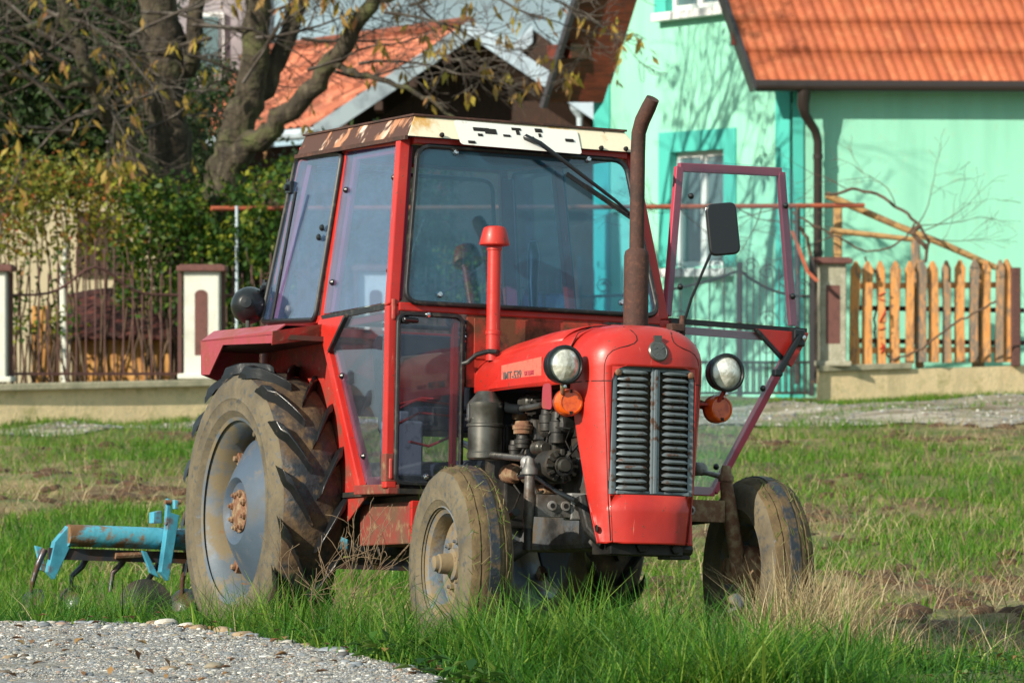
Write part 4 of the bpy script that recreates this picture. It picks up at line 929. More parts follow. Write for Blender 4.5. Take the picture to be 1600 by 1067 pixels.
k_ = M().lathe([(.0001, .055), (.03, .052), (.058, .030), (.072, .0), (.078, -.030), (.080, -.038), (.076, -.045), (.0001, -.046)], wl, (.80, -.45, .05), 28).lathe([(.024, .05), (.024, .062), (.0001, .064)], wl, (.80, -.45, .05), 16).build('work_light', mBlackPl, T, smooth=40)
M().tube([wl+np.array([0, 0, -.07]), wl+np.array([0, 0, -.11])], .010, 8).build('light_bracket', mSteelCan, k_)
M().bar(tp(425, 500, 'Y', -.6), tp(462, 300, 'Y', -.55), .010, .01).build('light_cable', mBlack, T)
# step box and linkage
tb = M().box((.86, -.40, .535), (.50, .20, .165)).build('step_box', mRedMud, T, bevel=.006)
M().box((1.125, -.40, .535), (.02, .20, .17)).build('box_end', mRed, tb, bevel=.003)
M().bar((.58, -.42, .635), (1.12, -.42, .63), .012, .06).build('step_rail', mTyreWall, tb)
# cab interior
mi2 = mDarkInt
seat = M().prism(rrect([(.10, -.24, .93), (.52, -.24, .93), (.52, .24, .93), (.10, .24, .93)], .08), (0, 0, .10)).build('seat', mi2, T, bevel=.02)
M().prism(rrect([(.08, -.22, 1.02), (.08, .22, 1.02), (.0, .22, 1.36), (.0, -.22, 1.36)], .08), (.06, 0, 0)).build('backrest', mi2, seat, bevel=.02)
st = M(); cst = np.array([.78, .0, 1.34]); u_ = nrm((.5, 0, .86)); v1 = np.array([0, 1, 0]); v2 = np.cross(u_, v1)
st.tube([cst+.19*(math.cos(a)*v1+math.sin(a)*v2) for a in np.linspace(0, 2*PI, 33)], .014, 8)
for a in (0.5, 2.6, 4.7): st.tube([cst-u_*.03, cst+.19*(math.cos(a)*v1+math.sin(a)*v2)], .008, 6)
st.tube([cst, cst-u_*.35], .022, 8); st.build('steering_wheel', mBlackPl, T, smooth=50)
M().tube([(.93, -.50, 1.13), (.93, -.25, 1.15), (.93, .1, 1.14)], [.06, .075, .07], 18).build('dashboard_cover', mTan, T, smooth=60)
M().box((.98, .0, 1.03), (.18, .5, .10)).box((.92, .02, .85), (.2, .30, .3)).build('clutch_housing', mi2, T, bevel=.02)
for i, (a, b, c) in enumerate((((620, 640), (650, 625), (706, 632)), ((622, 662), (655, 645), (708, 650)), ((622, 632), (660, 622), (690, 624)), ((640, 690), (670, 697), (700, 684)))):
    M().tube([tp(*a, 'X', 1.0-.02*i), tp(*b, 'X', .98-.02*i), tp(*c, 'X', 1.0)], .006, 6).build('control_lever', mRed, T, smooth=60)
M().box((.74, -.38, .84), (.12, .14, .22)).box((.74, -.38, .97), (.05, .05, .04)).build('canister', mWhiteBox, T, bevel=.01)
M().tube([(.62, .25, 1.35), (.60, .25, 1.55), (.585, .26, 1.66), (.60, .25, 1.72)], [.012, .022, .028, .015], 10).build('hand_lamp', mBlackPl, T, smooth=50)
# rear window of the cab
pane('rear_window', [(-.19, -.42, 2.06), (-.19, .42, 2.06), (-.28, .50, 1.42), (-.28, -.50, 1.42)], mGlassDoor, T, .05, (.004, 0, 0), .010)

# ------------------------------------------------------------------ the blue cultivator behind the tractor
K = thing('cultivator', 'blue and rust coloured tine cultivator hitched behind the tractor, standing in the grass', 'farm implement', group=None)
K.matrix_world = TR
kb = M().tube([(-1.2, -1.12, .515), (-1.2, 1.0, .50)], .048, 20).build('tool_bar', mBlueRust, K, smooth=40)
M().bar((-1.22, -1.2, .435), (-1.22, .95, .42), .02, .05).build('angle_bar', mShare, K)
def kp_(px, py, X): return tp(px, py, 'X', X)
M().prism([kp_(108, 820, -1.2), kp_(117, 835, -1.2), kp_(112, 850, -1.2), kp_(86, 905, -1.2), kp_(75, 893, -1.2), kp_(86, 846, -1.2)][::-1], (-.05, .0, 0)).build('end_plate', mBlue, K, bevel=.003)
M().prism([kp_(265, 800, -1.1), kp_(281, 805, -1.1), kp_(264, 907, -1.1), kp_(252, 893, -1.1)][::-1], (-.05, .0, 0)).build('upright_plate', mBlue, K, bevel=.003)
M().prism([kp_(240, 800, -1.15), kp_(253, 797, -1.15), kp_(253, 817, -1.15), kp_(240, 817, -1.15)][::-1], (-.06, 0, 0)).build('hitch_lug', mBlue, K, bevel=.003)
M().prism([kp_(262, 778, -1.1), kp_(268, 780, -1.1), kp_(267, 815, -1.1), kp_(259, 820, -1.1)][::-1], (-.03, 0, 0)).build('hitch_plate', mBlue, K, bevel=.003)
M().prism([kp_(273, 780, -1.05), kp_(279, 782, -1.05), kp_(279, 795, -1.05), kp_(273, 795, -1.05)][::-1], (-.03, 0, 0)).build('hitch_plate', mBlueRust, K, bevel=.003)
M().tube([kp_(258, 784, -1.1), kp_(282, 784, -1.1)], .010, 10).build('hitch_pin', mHubRust, K)
M().prism([kp_(222, 860, -1.0), kp_(230, 862, -1.0), kp_(250, 903, -1.0), kp_(235, 895, -1.0)][::-1], (-.02, 0, 0)).build('brace', mBlue, K, bevel=.003)
M().prism([kp_(55, 852, -1.3), kp_(66, 855, -1.3), kp_(74, 895, -1.3), kp_(64, 890, -1.3)][::-1], (-.02, 0, 0)).build('tine_clamp', mBlueRust, K, bevel=.003)
for i, (a, b, c, d) in enumerate((((70,858),(60,880),(52,905),(48,925)), ((140,862),(128,885),(112,900),(110,925)), ((200,862),(190,880),(176,895),(172,925)), ((255,865),(245,885),(232,905),(225,935)), ((292,860),(290,885),(285,905),(284,935)))):
    X = -1.25-.04*(i % 2)
    tn = M().tube([kp_(*p, X) for p in (a, b, c, d)], [.016, .014, .012, .010], 8).build('tine', mShare, K, smooth=50)
    if i in (2, 3): continue
    c0 = kp_(*c, X); M().lathe([(.0001, .02), (.035, .014), (.062, .0), (.058, -.003), (.0001, .012)], c0-np.array([0, 0, .09]), (.5, -.6, .5), 20).build('share', mShare, tn, smooth=40)
M().tube([kp_(180, 868, -1.2), kp_(222, 866, -1.2)], .015, 8).build('spacer', mHubRust, K)
M().lathe([(.0001, .03), (.06, .022), (.115, .0), (.11, -.004), (.0001, .02)], kp_(228, 925, -1.0)-np.array([0, 0, .05]), (.9, -.25, .3), 28).build('disc', mEngine, K, smooth=40)
# ------------------------------------------------------------------ background materials
MINT = (.36, .72, .52)
mMint = mat('mint_render', (.31, .72, .54), .9, layers=[((.28, .67, .50), 1.2, .55, .2), ((.22, .56, .41), 2.5, .62, .15, (1,1,.12)), ((.32, .62, .44), 9, .66, .1)], bump=.004, bscale=60)
mTeal = mat('teal_trim', (.07, .50, .42), .85, layers=[((.06, .44, .38), 2, .55, .15)], bump=.003, bscale=50)
mTile = mat('orange_roof_tile', (.50, .125, .045), .75, layers=[((.42, .10, .04), 2.2, .5, .15), ((.55, .17, .07), 6, .60, .1), ((.22, .07, .04), 30, .70, .05)], bump=.002, bscale=30, tint=((.80, .78, .78), (1.06, 1.08, 1.1)))
mTileOld = mat('weathered_roof_tile', (.48, .14, .07), .8, layers=[((.30, .09, .05), 1.8, .52, .12), ((.55, .20, .11), 5, .58, .1), ((.15, .06, .04), 12, .68, .06)], bump=.004, bscale=20, tint=((.45, .42, .42), (1.25, 1.3, 1.35)))
mVerge = mat('dark_fascia', (.03, .028, .032), .45)
mGutter = mat('brown_gutter', (.045, .035, .032), .3, .3)
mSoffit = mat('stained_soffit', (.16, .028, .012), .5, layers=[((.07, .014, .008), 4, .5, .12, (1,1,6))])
mWoodDark = mat('dark_brown_boards', (.035, .018, .012), .8, layers=[((.07, .03, .018), 5, .55, .1, (6,6,1))])
mWinFrame = mat('white_window_frame', (.75, .75, .74), .4)
mWinGlass = mat('window_pane', (.10, .16, .17), .06, 0, coat=1)
mZinc = mat('pale_bargeboard', (.52, .62, .70), .5, layers=[((.30, .36, .42), 3, .55, .1)])
mFenceIron = mat('brown_iron', (.085, .035, .03), .6, layers=[((.13, .05, .03), 20, .6, .08)])
mGateIron = mat('dark_gate_iron', (.035, .032, .035), .55, layers=[((.16, .08, .03), 8, .64, .05)])
mPillar = mat('white_pillar_render', (.66, .67, .60), .9, layers=[((.34, .34, .28), 4, .66, .08, (1, 1, .2)), ((.52, .52, .45), 3, .58, .12)], bump=.004, bscale=50)
mPillarGrey = mat('grey_pillar_render', (.38, .36, .27), .95, layers=[((.27, .26, .19), 5, .55, .1), ((.45, .43, .35), 12, .6, .08)], bump=.012, bscale=40)
mCap = mat('brown_cap', (.14, .055, .045), .7, layers=[((.09, .035, .03), 12, .6, .1)])
mWallTan = mat('tan_rendered_wall', (.78, .62, .37), .92, layers=[((.36, .30, .17), 3, .62, .10, (1, 1, .25)), ((.72, .56, .33), 2, .52, .15), ((.36, .33, .14), 5, .63, .08), ((.60, .50, .30), 14, .58, .1)], bump=.008, bscale=40)
mWallCap = mat('stone_coping', (.38, .35, .24), .9, layers=[((.26, .25, .17), 6, .55, .1)], bump=.006, bscale=30)
mPicket = mat('stripped_wood', (.62, .27, .075), .75, layers=[((.30, .15, .07), 5, .55, .07, (3,3,1)), ((.16, .13, .10), 7, .60, .06, (3,3,1)), ((.62, .33, .13), 10, .57, .08, (3,3,.6))], bump=.004, bscale=30)
mPicketGrey = mat('weathered_wood', (.30, .20, .12), .85, layers=[((.16, .14, .12), 5, .50, .08, (3,3,1)), ((.50, .25, .11), 7, .56, .07, (3,3,1))], bump=.004, bscale=30)
mPole = mat('peeled_pole', (.50, .30, .12), .8, layers=[((.26, .15, .07), 8, .56, .08)])
mPipe = mat('red_lead_pipe', (.42, .10, .05), .6, layers=[((.20, .07, .04), 10, .58, .1)])
mBark = mat('walnut_bark', (.065, .050, .032), .95, layers=[((.025, .020, .015), 7, .5, .12, (1,1,.35)), ((.11, .092, .06), 10, .60, .08, (1,1,.4)), ((.09, .10, .035), 3, .6, .1)], bump=.05, bscale=12)
mTwig = mat('twig_bark', (.065, .050, .040), .9, layers=[((.17, .15, .13), 4, .57, .1)])
mVine = mat('vine_bark', (.12, .075, .05), .9, layers=[((.05, .035, .025), 10, .55, .1)])
mCream = mat('cream_wall', (.50, .43, .29), .9, layers=[((.42, .36, .24), 1.5, .55, .15)])
mPinkW = mat('pale_pink_wall', (.24, .22, .24), .9, layers=[((.40, .36, .38), 1.5, .55, .15)])
mShedRoof = mat('dark_red_shed_roof', (.085, .018, .014), .8, layers=[((.03, .012, .01), 6, .5, .12), ((.16, .035, .02), 9, .60, .06)], bump=.02, bscale=12)
mShedWood = mat('orange_shed_boards', (.58, .29, .08), .7, layers=[((.40, .18, .05), 4, .52, .1, (4,4,1)), ((.66, .38, .13), 6, .58, .08, (4,4,1))])
mRedMark = mat('red_spray_paint', (.55, .02, .015), .6)
mBluePl = mat('blue_sheet', (.01, .03, .16), .5)
mDarkG = mat('dark_board', (.03, .03, .03), .8)

# ------------------------------------------------------------------ mint green house
HOUSE = thing('house', 'mint green house with teal corner bands, orange tiled roof and brown gutter', 'house')
th = math.radians(58)
C0 = W(1236, 500, 49.0); C0[2] = 0
gdir = np.array([-math.cos(th), math.sin(th), 0])      # along the gable wall, going away to the left
gnor = np.array([-math.sin(th), -math.cos(th), 0])     # out of the gable wall
tb_ = math.radians(4)
edir = np.array([math.cos(tb_), math.sin(tb_), 0]); enor = np.array([math.sin(tb_), -math.cos(tb_), 0])
def G(s, z, o=0): return C0+gdir*s+gnor*o+np.array([0, 0, z])
def E_(s, z, o=0): return C0+edir*s+enor*(o+.14)+np.array([0, 0, z])
GW = 4.42; ZE = 4.46; SL = 1.72
ap = ZE+SL*GW/2
def wallface(m, P, poly, holes, th_, back):
    """wall strips round rectangular holes; poly is the outline handled as vertical strips"""
    pass
m = M()
# gable wall in vertical strips round the window openings
WX = (1.42, 2.62); WZ = (2.10, 3.58)      # ground floor window (s range, z range)
UX = (1.50, 2.72); UZ = (5.40, 6.6)
def topz(s): return ZE+SL*min(s, GW-s)
def quad(a, b, z0, z1a, z1b): m.add([G(a, z0), G(b, z0), G(b, z1b), G(a, z1a)], [(3, 2, 1, 0)])
cuts = sorted({0, WX[0], WX[1], UX[0], UX[1], GW/2, GW})
for a, b in zip(cuts[:-1], cuts[1:]):
    mid = (a+b)/2; z = 0.2
    for (lx_, hx_, lz, hz) in ((*WX, *WZ), (*UX, *UZ)):
        if lx_ <= mid <= hx_: quad(a, b, z, lz, lz); z = hz
    quad(a, b, z, topz(a), topz(b))
m.build('gable_wall', mMint, HOUSE)
m = M().add([E_(0, .2), E_(9, .2), E_(9, ZE+.1), E_(0, ZE+.1)], [(0, 1, 2, 3)]); m.build('side_wall', mMint, HOUSE)
bk = M(); far = 7.5
bk.add([G(GW, .2), G(GW, ZE), G(GW, ZE)+edir*far, G(GW, .2)+edir*far], [(0, 1, 2, 3)]); bk.build('back_wall', mMint, HOUSE)
M().prism([G(0, .2, .004), G(.30, .2, .004), G(.30, topz(.3)-.02, .004), G(0, ZE, .004)], gnor*.02).build('corner_band', mTeal, HOUSE)
M().prism([E_(.0, .2, .004), E_(.13, .2, .004), E_(.13, ZE, .004), E_(.0, ZE, .004)], enor*.02).build('corner_band', mTeal, HOUSE)
M().prism([G(GW, .2, .004), G(GW-.38, .2, .004), G(GW-.38, topz(.38)-.02, .004), G(GW, ZE, .004)], gnor*.02).build('corner_band', mTeal, HOUSE)
def gwin(s0, s1, z0, z1, sill=True):
    fr = M(); dpt = -.14
    b = .07
    for a, c_ in ((s0, s0+b), (s1-b, s1), ((s0+s1)/2-.06, (s0+s1)/2+.06)): fr.prism([G(a, z0, dpt), G(c_, z0, dpt), G(c_, z1, dpt), G(a, z1, dpt)], gnor*.05)
    for a, c_ in ((z0, z0+b), (z1-b, z1)): fr.prism([G(s0+b, a, dpt), G(s1-b, a, dpt), G(s1-b, c_, dpt), G(s0+b, c_, dpt)], gnor*.048)
    w = fr.build('window', mWinFrame, HOUSE)
    M().prism([G(s0+b, z0+b, dpt+.012), G(s1-b, z0+b, dpt+.012), G(s1-b, z1-b, dpt+.012), G(s0+b, z1-b, dpt+.012)], gnor*.008).build('pane', mWinGlass, w)
    rv = M()
    for (p, q) in (((s0, z0), (s0, z1)), ((s0, z1), (s1, z1)), ((s1, z1), (s1, z0)), ((s1, z0), (s0, z0))):
        rv.add([G(p[0], p[1], 0), G(q[0], q[1], 0), G(q[0], q[1], -.2), G(p[0], p[1], -.2)], [(0, 1, 2, 3)])
    rv.build('reveal', mTeal, w)
    t = M(); e = .26
    for (a, c_, d, f) in ((s0-e, s0, z0-(.0 if sill else 0), z1+e), (s1, s1+e, z0, z1+e), (s0, s1, z1, z1+e)):
        t.prism([G(a, d, .004), G(c_, d, .004), G(c_, f, .004), G(a, f, .004)], gnor*.02)
    t.build('window_surround', mTeal, w)
    M().prism([G(s0-.22, z0-.13, 0), G(s1+.14, z0-.13, 0), G(s1+.14, z0-.02, 0), G(s0-.22, z0-.02, 0)], gnor*.16).build('sill', mWinFrame, w, bevel=.01)
gwin(*WX, *WZ); gwin(*UX, *UZ)
M().prism([G(WX[0]+.1, WZ[0]+.1, -.17), G(WX[1]-.6, WZ[0]+.1, -.17), G(WX[1]-.6, WZ[1]-.1, -.17), G(WX[0]+.1, WZ[1]-.1, -.17)], -gnor*.01).build('curtain', mWinFrame, HOUSE)
# roof: verge overhang .75 past the gable wall, eaves overhang .42
OV = .66; EO = .17
up_r = nrm(gdir*1+np.array([0, 0, SL])); up_l = nrm(-gdir+np.array([0, 0, SL]))
def tiles(P0, e, u, nrm_, width, length, tw=.125, cl=.44, amp=.018, step=.035):
    nx = int(width/tw*7); nc = int(length/cl); rows = []
    X = np.linspace(0, width, nx); wv_ = amp*np.abs(np.cos(PI*X/tw))**1.5
    for c in range(nc):
        jit = .004*np.sin(X*3.1+c)
        for t in (0, .25, 1.0):
            rows.append(P0+e*X[:, None]+u*(cl*(c+t)+(0 if t else .0))+nrm_*((wv_+step*(1-t)+jit)[:, None]))
    t_ = RNG.random((nc, int(width/tw)+2)); col_ = (X/tw+.5).astype(int); tint = np.concatenate([np.tile(t_[c][col_], 3) for c in range(nc)])
    return np.array(rows), tint
def mesh_tiles(name, rows, mt, par):
    rows, tint = rows
    a, b = rows.shape[:2]; i = (np.arange(a-1)[:, None]*b+np.arange(b-1)[None]).ravel()
    o = fast_mesh(name, rows.reshape(-1, 3), np.stack([i, i+1, i+b+1, i+b], 1), mt, tint, smooth=False); o.parent = par; return o
eav = C0+gnor*OV-gdir*EO+np.array([0, 0, ZE-SL*EO+.16])
L_ = GW/2+EO; LL = math.hypot(L_, L_*SL)
# the eave runs to the right; the slope rises along gdir
rn = nrm(np.cross(edir, up_r))
if rn[2] < 0: rn = -rn
mesh_tiles('roof', tiles(eav, edir, up_r, rn, 9.5, LL), mTile, HOUSE)
ap_p = eav+up_r*LL
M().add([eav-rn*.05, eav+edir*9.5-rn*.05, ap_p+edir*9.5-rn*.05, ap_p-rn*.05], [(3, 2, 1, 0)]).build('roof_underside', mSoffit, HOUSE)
eav2 = G(GW, ZE-SL*EO+.16, OV)+gdir*EO
rn2 = nrm(np.cross(up_l, edir)); rn2 = rn2 if rn2[2] > 0 else -rn2
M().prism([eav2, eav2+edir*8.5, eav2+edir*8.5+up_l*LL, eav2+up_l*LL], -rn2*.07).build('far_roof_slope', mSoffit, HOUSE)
# verge boards
M().prism([eav-up_r*.12+rn*.05, ap_p+rn*.05, ap_p-rn*.20, eav-up_r*.02-rn*.22], -edir*.05).build('verge_board', mVerge, HOUSE)
q0 = eav2; q1 = eav2+up_l*LL
M().prism([q0-up_l*.12+rn2*.05, q1+rn2*.05, q1-rn2*.20, q0-up_l*.02-rn2*.22], -edir*.06).build('verge_board', mVerge, HOUSE)
# purlin ends and eaves boxing
for s_, z_ in ((GW-.30, ZE+.55), (.35, ZE+.5)):
    M().prism([G(s_-.12, z_-.16), G(s_+.45*(1 if s_ > 2 else 0), z_-.16), G(s_+.45*(1 if s_ > 2 else 0), z_+.04), G(s_-.12, z_+.04)], gnor*.66).build('purlin', mSoffit, HOUSE, bevel=.01)
M().prism([G(GW, ZE-.62, 0), G(GW+.40, ZE-.62, 0), G(GW+.40, ZE-.48, 0), G(GW, ZE-.48, 0)], gnor*OV).build('eaves_board', mVerge, HOUSE)
# gutter and downpipe
gt = M(); gp = [eav+edir*(s_)+np.array([0, 0, -.05])+enor*.05 for s_ in (0.0, 9.5)]
gt.tube(gp, .075, 12); gut = gt.build('gutter', mGutter, HOUSE, smooth=50)
g0 = gp[0]
def GP(px, py, d): return W(px, py, d)
dpth = eav[1]+.02
dn = [W(1257, 136, dpth), W(1255, 165, dpth), W(1258, 180, dpth+.03), W(1274, 205, dpth+.17), W(1278, 222, dpth+.2), W(1278, 400, dpth+.2), W(1278, 600, dpth+.2)]
M().tube(dn, [.085, .075, .06, .055, .055, .055, .055], 14).build('downpipe', mGutter, HOUSE, smooth=50)
for y_ in (245, 395): M().lathe([(.064, -.03), (.064, .03)], W(1278, y_, dpth+.2), (0, 0, 1), 14).build('pipe_clip', mGutter, HOUSE)
M().box(W(1400, 595, 50.5), (2.2, .1, .6)).build('blue_sheet', mBluePl, None, label='dark blue sheet lying low behind the picket fence', cat='sheet')

# ------------------------------------------------------------------ barn-like house with orange roof at the left
HB = thing('barn', 'brown boarded barn with weathered orange roof and pale grey bargeboards', 'barn')
D2 = 60.0; A_ = W(737, 40, D2); Lb = W(508, 194, D2); slope = (A_[2]-Lb[2])/(A_[0]-Lb[0]); Rb = A_+np.array([3.3, 0, -3.3*slope]); Lb2 = A_+np.array([-2.35, 0, -2.35*slope])
rdg = nrm((-2.07, 3.7, 0))
ul = nrm(A_-Lb2); n_ = nrm(np.cross(rdg, ul)); n_ = n_ if n_[2] > 0 else -n_
LLb = np.linalg.norm(A_-Lb2)
mesh_tiles('roof', tiles(Lb2, rdg, ul, n_, 9.0, LLb, .26, .40, .045, .06), mTileOld, HB)
ur = nrm(A_-Rb); n3 = nrm(np.cross(ur, rdg)); n3 = n3 if n3[2] > 0 else -n3
M().prism([Rb, Rb+rdg*9, A_+rdg*9, A_], n3*.08).build('far_roof_slope', mTileOld, HB)
M().tube([A_+n_*.05, A_+rdg*9+n_*.05], .10, 8).build('ridge_tiles', mTileOld, HB)
for P_, Q_, nn in ((Lb2, A_, n_), (Rb, A_, n3)):
    M().prism([P_+nn*.08, Q_+nn*.08, Q_-nn*.17, P_-nn*.17], (0, -.06, 0)).build('bargeboard', mZinc, HB)
back = np.array([0, 1.1, 0]); gz0 = .3
M().prism([Lb2*[1,1,0]+[.45,0,gz0]+back, Lb2+[.45,0,-.1]+back, A_+[0,0,-.35]+back, Rb+[-.5,0,-.1]+back, Rb*[1,1,0]+[-.5,0,gz0]+back], (0, .1, 0)).build('gable_boards', mWoodDark, HB)
M().prism([Lb2+[0,.02,-.02], A_+[0,.02,-.10], A_+rdg*9+[0,0,-.12], Lb2+rdg*9+[0,0,-.05]], (0, 0, -.03)).build('roof_underside', mWoodDark, HB)
M().prism([A_+[0,.02,-.10], Rb+[0,.02,-.05], Rb+rdg*9+[0,0,-.05], A_+rdg*9+[0,0,-.12]], (0, 0, -.03)).build('roof_underside', mWoodDark, HB)
for k in range(4):
    t = .18+.22*k; p = Lb2*(1-t)+A_*t+np.array([0, 0, -.26]); M().bar(p, p+np.array([0, 1.1, 0]), .12, .14).build('rafter_end', mWoodDark, HB)
M().prism([W(800, 160, 60.9), W(940, 150, 60.9), W(940, 330, 60.9), W(800, 330, 60.9)], (0, .2, 0)).build('lean_to', mWoodDark, HB)
M().lathe([(.16, .12), (.14, .05), (.05, -.06), (.045, -.2)], W(906, 178, 60.2), (0, 0, 1), 14).build('rain_funnel', mZinc, HB)
M().box((Lb2+back)*[1, 1, 0]+[1.6, .0, 3.5], (.8, .12, 1.2)).build('hatch', mSoffit, HB)
M().tube([Lb2+n_*-.02-np.array([0, .0, .02]), Lb2+rdg*9-np.array([0, 0, .02])], .09, 8).build('gutter', mZinc, HB)
M().prism([(Lb2+[.5,1.1,0])*[1,1,0]+[0,0,gz0], (Lb2+[.5,1.1,0])*[1,1,0]+rdg*8.5+[0,0,gz0], Lb2+[.5,1.1,-.1]+rdg*8.5, Lb2+[.5,1.1,-.1]], (.1, 0, 0)).build('side_wall', mWoodDark, HB)
# small roof further back
HC = thing('outbuilding', 'small far roof of orange tiles peeping out between the barn and the green house', 'house')
Da = 74.; a0 = W(832, 46, Da); rd3 = nrm((-.9, 1, 0))
u3 = nrm((2.2, 0, 2.1)); e3 = a0-u3*3.4
n4 = np.cross(rd3, u3); n4 = n4 if n4[2] > 0 else -n4
M().prism([a0-[0,0,0], a0+[3.6,0,-2.6], a0+[3.6,0,-6], a0+[-2.6,0,-6], a0+[-2.6,0,-2.5]], (0, .1, 0)).build('gable_wall', mWoodDark, HC)
mesh_tiles('roof', tiles(a0+np.array([.5, .3, -2.0]), np.array([1., .12, 0]), nrm((0, .75, .66)), nrm((0, -.66, .75)), 3.2, 2.6, .28, .4, .05, .06), mTileOld, HC)
M().prism([a0, a0+[-2.6,0,-2.5], a0+[-2.6,0,-2.7], a0+[0,0,-.25]], (0, -.08, 0)).build('bargeboard', mZinc, HC)
M().prism([a0+[-2.6,.1,-2.5], a0+[0,.1,0], a0+[0,4,0], a0+[-2.6,4,-2.5]], (0, 0, .08)).build('grey_roof', mZinc, HC)
# pale house behind the trees
HD = thing('pale_house', 'pale cream and pink house with small windows hidden behind the walnut tree', 'house')
hz = W(0, 500, 66)[1]
def hb(px0, py0, px1, py1, d, t, mt, nm):
    a = W(px0, py1, d); b = W(px1, py0, d); a[2] = max(a[2], .3)
    return M().box(((a[0]+b[0])/2, d+t/2, (a[2]+b[2])/2), (b[0]-a[0], t, b[2]-a[2])).build(nm, mt, HD)
hb(-260, -160, 395, 340, 66, 6, mPinkW, 'wall'); hb(-330, 268, 300, 620, 62, 3, mCream, 'wall')
hb(-345, 255, 310, 272, 61.7, 3.5, mCap, 'ledge')
for (a, b, c, d) in ((60, 20, 110, 120), (200, 15, 245, 120), (300, 20, 350, 125)):
    f = hb(a, b, c, d, 65.9, .08, mWinFrame, 'window')
    p = M().box(((W(a, 0, 66)[0]+W(c, 0, 66)[0])/2, 65.86, (W(0, b, 66)[2]+W(0, d, 66)[2])/2), ((c-a)*66/FPX-.16, .04, (d-b)*66/FPX-.16)).build('pane', mWinGlass, f)
for (a, b, c, d) in ((120, 330, 170, 430), (178, 395, 205, 560)):
    f = hb(a, b, c, d, 61.9, .08, mWoodDark, 'shutter')
hb(-280, -175, 410, -160, 65.5, 7, mCap, 'eaves')

# ------------------------------------------------------------------ low walls, pillars, iron fences, gate
def wallrun(name, px0, px1, ztop, zbase, thick, label, capc=True, mt=None, off=0, capf=1.0):
    x0 = px0; o = None; m = M(); c = M(); n = 14
    xs_ = np.linspace(px0, px1, n)
    pts = []
    for p in xs_:
        d = 43+(p-315)*(3.3/990)+off; pts.append(((p-800)*d/FPX, d))
    for (xa, ya), (xb, yb) in zip(pts[:-1], pts[1:]):
        za, zb = ztop((xa+xb)/2), None
        m.prism([(xa, ya, zbase((xa+xb)/2)-.2), (xb, yb, zbase((xa+xb)/2)-.2), (xb, yb, ztop(xb)), (xa, ya, ztop(xa))], (0, thick, 0))
    o = m.build(name, mt or mWallTan, None); tag(o, label, 'wall')
    if capc:
        k = max(2, int(n*capf)); a = pts[0]; b = pts[k-1] if capf < 1 else pts[-1]
        c.prism([(a[0], a[1]-.05, ztop(a[0])+.003), (b[0], b[1]-.05, ztop(b[0])+.003), (b[0], b[1]-.05, ztop(b[0])+.075), (a[0], a[1]-.05, ztop(a[0])+.075)], (0, thick+.1, 0))
        c.build('coping', mWallCap, o, bevel=.01)
    return o
zb = lambda x: .345+.0245*(x+3.36)
zt_l = lambda x: .70+.0245*(x+3.36)*.6
wallrun('low_wall', -220, 905, zt_l, zb, .3, 'long tan rendered low wall with stone coping under the brown iron fence')
zt_r = lambda x: zb(x)+.30
wallrun('low_wall', 1280, 1750, zt_r, zb, .35, 'rough tan low wall with mossy top under the wooden picket fence', capf=.42)
def pillar(px0, px1, pytop, pybase, d, mt, capm, label, panel=.36, group=None):
    a = W(px0, pybase, d); b = W(px1, pytop, d); cx = (a[0]+b[0])/2; w = b[0]-a[0]; h = b[2]-a[2]
    o = M().box((0, 0, h/2), (w, w, h)).box((0, 0, .03), (w+.12, w+.08, .06)).build('pillar', mt, None, bevel=.015)
    o.location = (cx, d+w/2-.05, a[2]); tag(o, label, 'pillar', group)
    M().box((0, 0, h+.03), (w+.14, w+.14, .06)).box((0, 0, h+.065), (w+.08, w+.08, .02)).build('cap', capm, o, bevel=.01)
    if panel:
        pw = w*panel; z0, z1 = h*.22, h*.82
        pth = [(-pw/2, -w/2-.004, z0), (pw/2, -w/2-.004, z0), (pw/2, -w/2-.004, z1-.04)]+[(pw/2*math.cos(t), -w/2-.004, z1-.04+(.05 if panel < .4 else .004)*math.sin(t)) for t in np.linspace(.2, PI-.2, 8)]+[(-pw/2, -w/2-.004, z1-.04)]
        M().prism(pth, (0, .006, 0)).build('panel', mCap, o)
    return o
pillar(287, 343, 424, 592, 43, mPillar, mCap, 'white fence pillar with brown panel just left of the rear wheel')
pillar(-45, 10, 424, 597, 42, mPillar, mCap, 'white fence pillar with brown cap cut by the left picture edge')
pillar(560, 615, 424, 592, 43.9, mPillar, mCap, 'white fence pillar seen through the side glass of the tractor cab')
pillar(1280, 1322, 412, 572, 46.3, mPillarGrey, mCap, 'rough grey pillar with brown cap between iron gate and picket fence', panel=.52)
def ironfence(px0, px1, d0, d1, label):
    root = thing('iron_fence', label, 'fence', (0, 0, 0)); n = int((px1-px0)/14.6); rail = []; m = M()
    for i in range(n+1):
        t = i/n; px = px0+(px1-px0)*t; d = d0+(d1-d0)*t
        yt = 461-44*math.exp(-((t-.5)/.17)**2); rail.append(W(px, yt, d))
        ytop = yt-34-(12 if i % 2 else 0)
        b = M().tube([W(px, 586, d), W(px, ytop+6, d), W(px, ytop, d)], [.010, .010, .001], 6).build('bar', mFenceIron, root)
    M().tube(rail, .016, 6).build('rail', mFenceIron, root, smooth=60)
    M().bar(W(px0, 584, d0), W(px1, 584, d1), .035, .03).build('rail', mFenceIron, root)
    for px, d in ((px0, d0), (px1, d1)): M().bar(W(px, 590, d), W(px, 425, d), .045).build('post', mFenceIron, root)
    for t, dr_ in ((.33, 1), (.67, -1)):
        c = W(px0+(px1-px0)*t, 440, d0+(d1-d0)*t)
        M().tube([c+np.array([dr_*.10*math.cos(a)*(1-a/14), 0, .10*math.sin(a)*(1-a/14)]) for a in np.linspace(0, 9, 26)], .007, 5).build('scroll', mFenceIron, root)
